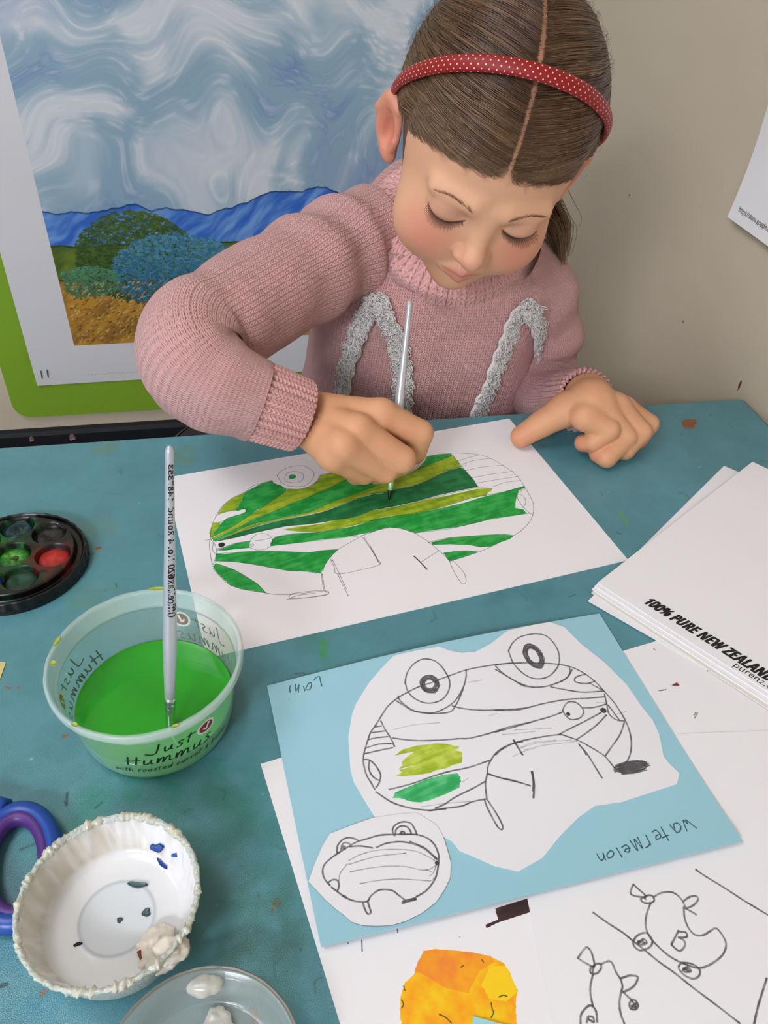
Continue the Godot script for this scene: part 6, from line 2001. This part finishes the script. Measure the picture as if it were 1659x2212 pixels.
# ---------------------------------------------------------------- pictures on paper
class Pad:
	var im: Image
	var w: int
	var h: int
	var nz := FastNoiseLite.new()
	var rng := RandomNumberGenerator.new()

	func _init(w_: int, h_: int, c: Color) -> void:
		w = w_
		h = h_
		im = Image.create(w, h, false, Image.FORMAT_RGB8)
		im.fill(c)
		nz.seed = 11
		nz.frequency = 1.0
		nz.fractal_octaves = 3
		rng.seed = 5

	func dab(x: int, y: int, c: Color, a: float) -> void:
		if x >= 0 and y >= 0 and x < w and y < h:
			im.set_pixel(x, y, im.get_pixel(x, y).lerp(c, a))

	# watery paint inside an outline: two tones mixed by noise that is stretched along dir
	func paint(p: Array, c1: Color, c2: Color, dir: Vector2, a := 1.0, streak := 1.0) -> void:
		var n := p.size() / 2
		var y0: int = h
		var y1 := 0
		for i in n:
			y0 = mini(y0, int(p[i * 2 + 1]))
			y1 = maxi(y1, int(p[i * 2 + 1]))
		var side := Vector2(-dir.y, dir.x)
		for y in range(maxi(y0, 0), mini(y1 + 1, h)):
			var xs: Array[float] = []
			for i in n:
				var j := (i + 1) % n
				var ya: float = p[i * 2 + 1]
				var yb: float = p[j * 2 + 1]
				if (ya <= y) != (yb <= y):
					xs.append(p[i * 2] + (y - ya) / (yb - ya) * (p[j * 2] - p[i * 2]) + nz.get_noise_2d(y * 0.07, i) * 3.0)
			xs.sort()
			for k in range(0, xs.size() - 1, 2):
				for x in range(maxi(int(xs[k]), 0), mini(int(xs[k + 1]) + 1, w)):
					var q := Vector2(x, y)
					var s := nz.get_noise_2d(q.dot(dir) * 0.005, q.dot(side) * 0.035) * 0.8 * streak + nz.get_noise_2d(x * 0.012 + 50.0, y * 0.012) * 0.9
					var c := c1.lerp(c2, clampf(0.5 + s, 0.0, 1.0))
					im.set_pixel(x, y, im.get_pixel(x, y).lerp(c, a))

	# a drawn line; grain makes it break up on the tooth of the paper
	func line(p: Array, width: float, c: Color, a: float, grain := 0.0) -> void:
		var q := PackedVector2Array()
		var n := p.size() / 2
		for i in n - 1:
			var p0 := Vector2(p[maxi(i - 1, 0) * 2], p[maxi(i - 1, 0) * 2 + 1])
			var p1 := Vector2(p[i * 2], p[i * 2 + 1])
			var p2 := Vector2(p[i * 2 + 2], p[i * 2 + 3])
			var p3 := Vector2(p[mini(i + 2, n - 1) * 2], p[mini(i + 2, n - 1) * 2 + 1])
			var m := maxi(int(p1.distance_to(p2) / 1.2), 1)
			for k in m:
				q.append(p1.cubic_interpolate(p2, p0, p3, float(k) / m))
		var r := width * 0.5
		var ri := int(ceil(r))
		for o in q:
			var press := a * (1.0 - grain * 0.5 + grain * nz.get_noise_2d(o.x * 0.02, o.y * 0.02))
			for dy in range(-ri, ri + 1):
				for dx in range(-ri, ri + 1):
					var x := int(o.x) + dx
					var y := int(o.y) + dy
					var e := clampf(r + 0.5 - Vector2(x + 0.5, y + 0.5).distance_to(o), 0.0, 1.0)
					if e > 0.0:
						var k2 := 1.0 if grain == 0.0 else clampf(1.0 - grain + grain * 1.6 * nz.get_noise_2d(x * 0.45, y * 0.45) + 0.15, 0.0, 1.0)
						dab(x, y, c, e * press * k2 * 0.55)

	func spot(x: float, y: float, r: float, c: Color, a := 1.0) -> void:
		for dy in range(-int(r) - 1, int(r) + 2):
			for dx in range(-int(r) - 1, int(r) + 2):
				var e := clampf(r + 0.5 - Vector2(dx, dy).length(), 0.0, 1.0)
				if e > 0.0:
					dab(int(x) + dx, int(y) + dy, c, e * a)

	# a soft cloud of colour
	func cloud(x: float, y: float, rx: float, ry: float, c: Color, a: float) -> void:
		for dy in range(-int(ry), int(ry) + 1):
			for dx in range(-int(rx), int(rx) + 1):
				var e := 1.0 - Vector2(dx / rx, dy / ry).length()
				if e > 0.0:
					var n := 0.6 + nz.get_noise_2d((x + dx) * 0.03, (y + dy) * 0.03) * 1.2
					dab(int(x) + dx, int(y) + dy, c, clampf(a * smoothstep(0.0, 0.5, e) * n, 0, 1))

	func scribble(x0: float, y0: float, x1: float, y1: float, thick: float, n: int, c: Color) -> void:
		for k in n:
			var t := float(k) / n - 0.5
			var sx := (x1 - x0) * 0.08 * rng.randf_range(-1, 1) + (x1 - x0) * 0.35 * absf(t)
			line([x0 + sx, y0 + t * thick + rng.randf_range(-2, 2), (x0 + x1) * 0.5, (y0 + y1) * 0.5 + t * thick * 1.3, x1 - sx, y1 + t * thick + rng.randf_range(-2, 2)], 3.6, c, 1.0, 0.3)

	# many loops of pencil between two ovals
	func ring(x: float, y: float, ax: float, ay: float, bx: float, by: float, c: Color) -> void:
		for k in 13:
			var p := []
			var f := k / 12.0
			for i in 19:
				var an := TAU * i / 18.0
				p.append(x + cos(an) * (lerpf(bx, ax, f) + rng.randf_range(-2.5, 2.5)))
				p.append(y + sin(an) * (lerpf(by, ay, f) + rng.randf_range(-2.5, 2.5)))
			line(p, 3.6, c, 1.0, 0.35)

	func tex() -> ImageTexture:
		return ImageTexture.create_from_image(im)

# ---------------------------------------------------------------- things, parts, materials
var taken := {}

func numbered(called: String) -> String:
	taken[called] = taken.get(called, -1) + 1
	return called if taken[called] == 0 else "%s_%03d" % [called, taken[called]]

# a thing: a node at its base; its parts are built in room coordinates and hung below it
func thing(called: String, label: String, category: String, at: Vector3, group := "") -> Node3D:
	var o := Node3D.new()
	o.name = numbered(called)
	add_child(o)
	o.position = at
	o.set_meta("label", label)
	o.set_meta("category", category)
	if group:
		o.set_meta("group", group)
	return o

func part(called: String, m: Mesh, mt: Material, parent: Node3D, stuff := false) -> MeshInstance3D:
	var o := MeshInstance3D.new()
	o.name = called
	o.mesh = m
	o.material_override = mt
	parent.add_child(o, true)
	o.position = -parent.position if parent.get_parent() == self else Vector3.ZERO
	if stuff:
		o.set_meta("kind", "stuff")
	return o

func struct(called: String, m: Mesh, mt: Material) -> MeshInstance3D:
	var o := MeshInstance3D.new()
	o.name = called
	o.mesh = m
	o.material_override = mt
	add_child(o)
	o.set_meta("kind", "structure")
	return o

func mat(c: Color, rough: float, tex: Texture2D = null) -> StandardMaterial3D:
	var m := StandardMaterial3D.new()
	m.albedo_color = c
	m.roughness = rough
	if tex:
		m.albedo_texture = tex
	return m

func relief(m: StandardMaterial3D, freq: float, depth_cm: float, size := 256, seed_ := 1, oct := 3) -> void:
	var t := NoiseTexture2D.new()
	t.width = size
	t.height = size
	t.seamless = true
	var n := FastNoiseLite.new()
	n.seed = seed_
	n.frequency = freq
	n.fractal_octaves = oct
	t.noise = n
	m.heightmap_enabled = true
	m.heightmap_texture = t
	m.heightmap_scale = depth_cm

func triplanar(m: StandardMaterial3D, s: float) -> void:
	m.uv1_triplanar = true
	m.uv1_world_triplanar = true
	m.uv1_scale = Vector3.ONE * s

# ---------------------------------------------------------------- sheets of paper
# corners run back left, back right, front right, front left as (x, z); lift(u, v) is the height above y
func on_sheet(q: Array, y: float, lift, u: float, v: float) -> Vector3:
	var a: Vector2 = q[0].lerp(q[1], u)
	var b: Vector2 = q[3].lerp(q[2], u)
	var p := a.lerp(b, v)
	return Vector3(p.x, y + (lift.call(u, v) if lift != null else 0.0), p.y)

func sheet_mesh(q: Array, y: float, thick: float, lift = null, n := 24) -> ArrayMesh:
	var g := Geo.new()
	for side in 2:
		var f := g.v.size()
		for i in n + 1:
			for j in n + 1:
				var u := float(j) / n
				var v := float(i) / n
				g.vert(on_sheet(q, y + (thick if side == 0 else 0.0), lift, u, v), Vector2(u, v))
		var s := Geo.new()
		for i in n:
			for j in n:
				var a := f + i * (n + 1) + j
				if side == 0:
					g.quad(a, a + 1, a + n + 2, a + n + 1)
				else:
					g.quad(a, a + n + 1, a + n + 2, a + 1)
	var rim: Array = []
	for j in n:
		rim.append(Vector2(j, 0))
	for j in n:
		rim.append(Vector2(n, j))
	for j in n:
		rim.append(Vector2(n - j, n))
	for j in n:
		rim.append(Vector2(0, n - j))
	var m := rim.size()
	for i in m:
		var a: Vector2 = rim[i] / n
		var b: Vector2 = rim[(i + 1) % m] / n
		var k := [g.vert(on_sheet(q, y + thick, lift, a.x, a.y), a), g.vert(on_sheet(q, y + thick, lift, b.x, b.y), b), g.vert(on_sheet(q, y, lift, b.x, b.y), b), g.vert(on_sheet(q, y, lift, a.x, a.y), a)]
		g.quad(k[0], k[3], k[2], k[1])
	g.outward()
	return g.mesh(false, false, false)

# a shape cut out of paper and stuck on a sheet; outline in that sheet's (u, v)
func cutout_mesh(outline: PackedVector2Array, q: Array, y: float, thick: float, lift) -> ArrayMesh:
	var g := Geo.new()
	var n := 18
	for i in n:
		for j in n:
			var cell := PackedVector2Array([Vector2(j, i) / n, Vector2(j + 1, i) / n, Vector2(j + 1, i + 1) / n, Vector2(j, i + 1) / n])
			for piece in Geometry2D.intersect_polygons(outline, cell):
				var t := Geometry2D.triangulate_polygon(piece)
				var f := g.v.size()
				for p in piece:
					g.vert(on_sheet(q, y + thick, lift, p.x, p.y), p)
				for k in t:
					g.ix.append(f + k)
	for i in range(0, g.ix.size(), 3):
		var nrm := (g.v[g.ix[i + 2]] - g.v[g.ix[i]]).cross(g.v[g.ix[i + 1]] - g.v[g.ix[i]])
		if nrm.y < 0.0:
			var k2 := g.ix[i + 1]
			g.ix[i + 1] = g.ix[i + 2]
			g.ix[i + 2] = k2
	g.smooth(true)
	var m := outline.size()
	var keep := g.nn.duplicate()
	for i in m:
		var a := outline[i]
		var b := outline[(i + 1) % m]
		var pa := on_sheet(q, y, lift, a.x, a.y)
		var pb := on_sheet(q, y, lift, b.x, b.y)
		var nrm := (pb - pa).cross(Vector3.UP).normalized()
		var mid := Vector2.ZERO
		for p in outline:
			mid += p / m
		if nrm.dot((pa + pb) * 0.5 - on_sheet(q, y, lift, mid.x, mid.y)) < 0.0:
			nrm = -nrm
		var k := [g.vert(pa + Vector3.UP * thick, a), g.vert(pb + Vector3.UP * thick, b), g.vert(pb, b), g.vert(pa, a)]
		g.quad(k[0], k[1], k[2], k[3])
		for z in 4:
			keep.append(nrm)
	g.nn = keep
	return g.mesh()

# ---------------------------------------------------------------- lettering
func letters(text: String, height: float, font: String, weight: int, depth: float) -> Geo:
	var t := TextMesh.new()
	var f := SystemFont.new()
	f.font_names = PackedStringArray([font])
	f.font_weight = weight
	t.font = f
	t.font_size = 64
	t.pixel_size = height / 46.0
	t.text = text
	t.depth = depth
	t.curve_step = 1.0
	t.horizontal_alignment = HORIZONTAL_ALIGNMENT_LEFT
	t.vertical_alignment = VERTICAL_ALIGNMENT_BOTTOM
	var g := Geo.new()
	for k in t.get_surface_count():
		var a := t.surface_get_arrays(k)
		var s := g.v.size()
		for p in a[Mesh.ARRAY_VERTEX]:
			g.vert(p)
		if a[Mesh.ARRAY_INDEX] != null:
			for i in a[Mesh.ARRAY_INDEX]:
				g.ix.append(s + i)
		else:
			for i in a[Mesh.ARRAY_VERTEX].size():
				g.ix.append(s + i)
	return g

# handwriting: for each letter its width and strokes, in units of the height of a small letter
var HAND := {
	"a": [1.0, [0.85, 0.9, 0.5, 1.0, 0.1, 0.6, 0.2, 0.1, 0.55, 0.05, 0.85, 0.9, 0.8, 0.3, 1.0, 0.0]],
	"c": [0.9, [0.8, 0.85, 0.45, 1.0, 0.1, 0.5, 0.3, 0.03, 0.85, 0.2]],
	"d": [1.0, [0.85, 0.8, 0.4, 0.95, 0.1, 0.4, 0.4, 0.0, 0.8, 0.4, 0.95, 1.8, 0.9, 0.1]],
	"e": [0.9, [0.1, 0.5, 0.8, 0.65, 0.6, 1.0, 0.25, 0.85, 0.1, 0.4, 0.35, 0.0, 0.85, 0.2]],
	"h": [1.0, [0.15, 1.8, 0.1, 0.0, 0.3, 0.7, 0.65, 0.95, 0.75, 0.6, 0.8, 0.0]],
	"i": [0.45, [0.15, 0.95, 0.18, 0.0], [0.15, 1.35, 0.2, 1.42]],
	"m": [1.6, [0.1, 0.95, 0.1, 0.0, 0.35, 0.8, 0.6, 0.9, 0.65, 0.0, 0.9, 0.8, 1.2, 0.9, 1.3, 0.15, 1.55, 0.05]],
	"n": [1.0, [0.1, 0.95, 0.1, 0.0, 0.35, 0.75, 0.65, 0.95, 0.75, 0.5, 0.8, 0.0]],
	"o": [1.0, [0.5, 1.0, 0.15, 0.7, 0.15, 0.25, 0.5, 0.0, 0.85, 0.35, 0.8, 0.8, 0.5, 1.0]],
	"r": [0.75, [0.1, 0.95, 0.15, 0.0, 0.2, 0.6, 0.45, 0.95, 0.65, 0.85]],
	"s": [0.8, [0.75, 0.95, 0.4, 1.0, 0.2, 0.75, 0.6, 0.4, 0.5, 0.05, 0.05, 0.0]],
	"t": [0.8, [0.35, 1.6, 0.28, 0.2, 0.4, 0.0], [-0.05, 1.05, 0.95, 1.2]],
	"u": [1.1, [0.1, 0.95, 0.15, 0.2, 0.4, 0.05, 0.75, 0.5, 0.8, 0.95, 0.8, 0.2, 1.05, 0.05]],
	"w": [1.3, [0.0, 0.95, 0.3, 0.05, 0.6, 0.75, 0.9, 0.05, 1.2, 0.95]],
	"y": [0.9, [0.1, 0.95, 0.4, 0.2], [0.85, 0.95, 0.3, -0.7]],
	"J": [1.3, [0.9, 1.8, 0.85, 0.3, 0.6, -0.15, 0.1, -0.1, -0.3, 0.15]],
	"H": [1.45, [0.15, 1.7, 0.25, 0.0], [1.0, 1.7, 1.05, 0.0], [-0.05, 0.75, 1.4, 0.95]],
	"&": [0.9, [0.8, 0.8, 0.4, 0.9, 0.2, 0.6, 0.5, 0.45, 0.15, 0.2, 0.4, 0.0, 0.8, 0.2], [0.5, 1.1, 0.45, -0.15]],
	" ": [0.6],
}

# strokes as flat ribbons on a surface; put(x, y) gives [point, normal]
func ribbons(g: Geo, strokes: Array, x0: float, y0: float, size: float, width: float, slant: float, put: Callable) -> void:
	for st in strokes:
		var p: Array = []
		for i in st.size() / 2:
			p.append(Vector3(st[i * 2] + st[i * 2 + 1] * slant, st[i * 2 + 1], 0.0))
		var c := curve(p, 5)
		var f := g.v.size()
		for i in c.size():
			var d := (c[mini(i + 1, c.size() - 1)] - c[maxi(i - 1, 0)]).normalized()
			var s := Vector3(-d.y, d.x, 0.0) * width * 0.5 / size
			for k in [c[i] - s, c[i] + s]:
				var pn: Array = put.call(x0 + k.x * size, y0 + k.y * size)
				g.vert(pn[0])
				g.nn.append(pn[1])
		for i in c.size() - 1:
			var a := f + i * 2
			if (g.v[a + 3] - g.v[a]).cross(g.v[a + 1] - g.v[a]).dot(g.nn[a]) > 0.0:
				g.quad(a, a + 1, a + 3, a + 2)
			else:
				g.quad(a, a + 2, a + 3, a + 1)

func write_hand(g: Geo, text: String, x0: float, y0: float, size: float, width: float, slant: float, put: Callable) -> float:
	var x := x0
	for ch in text:
		var e: Array = HAND[ch]
		ribbons(g, e.slice(1), x, y0, size, width, slant, put)
		x += (e[0] + 0.22) * size
	return x - x0
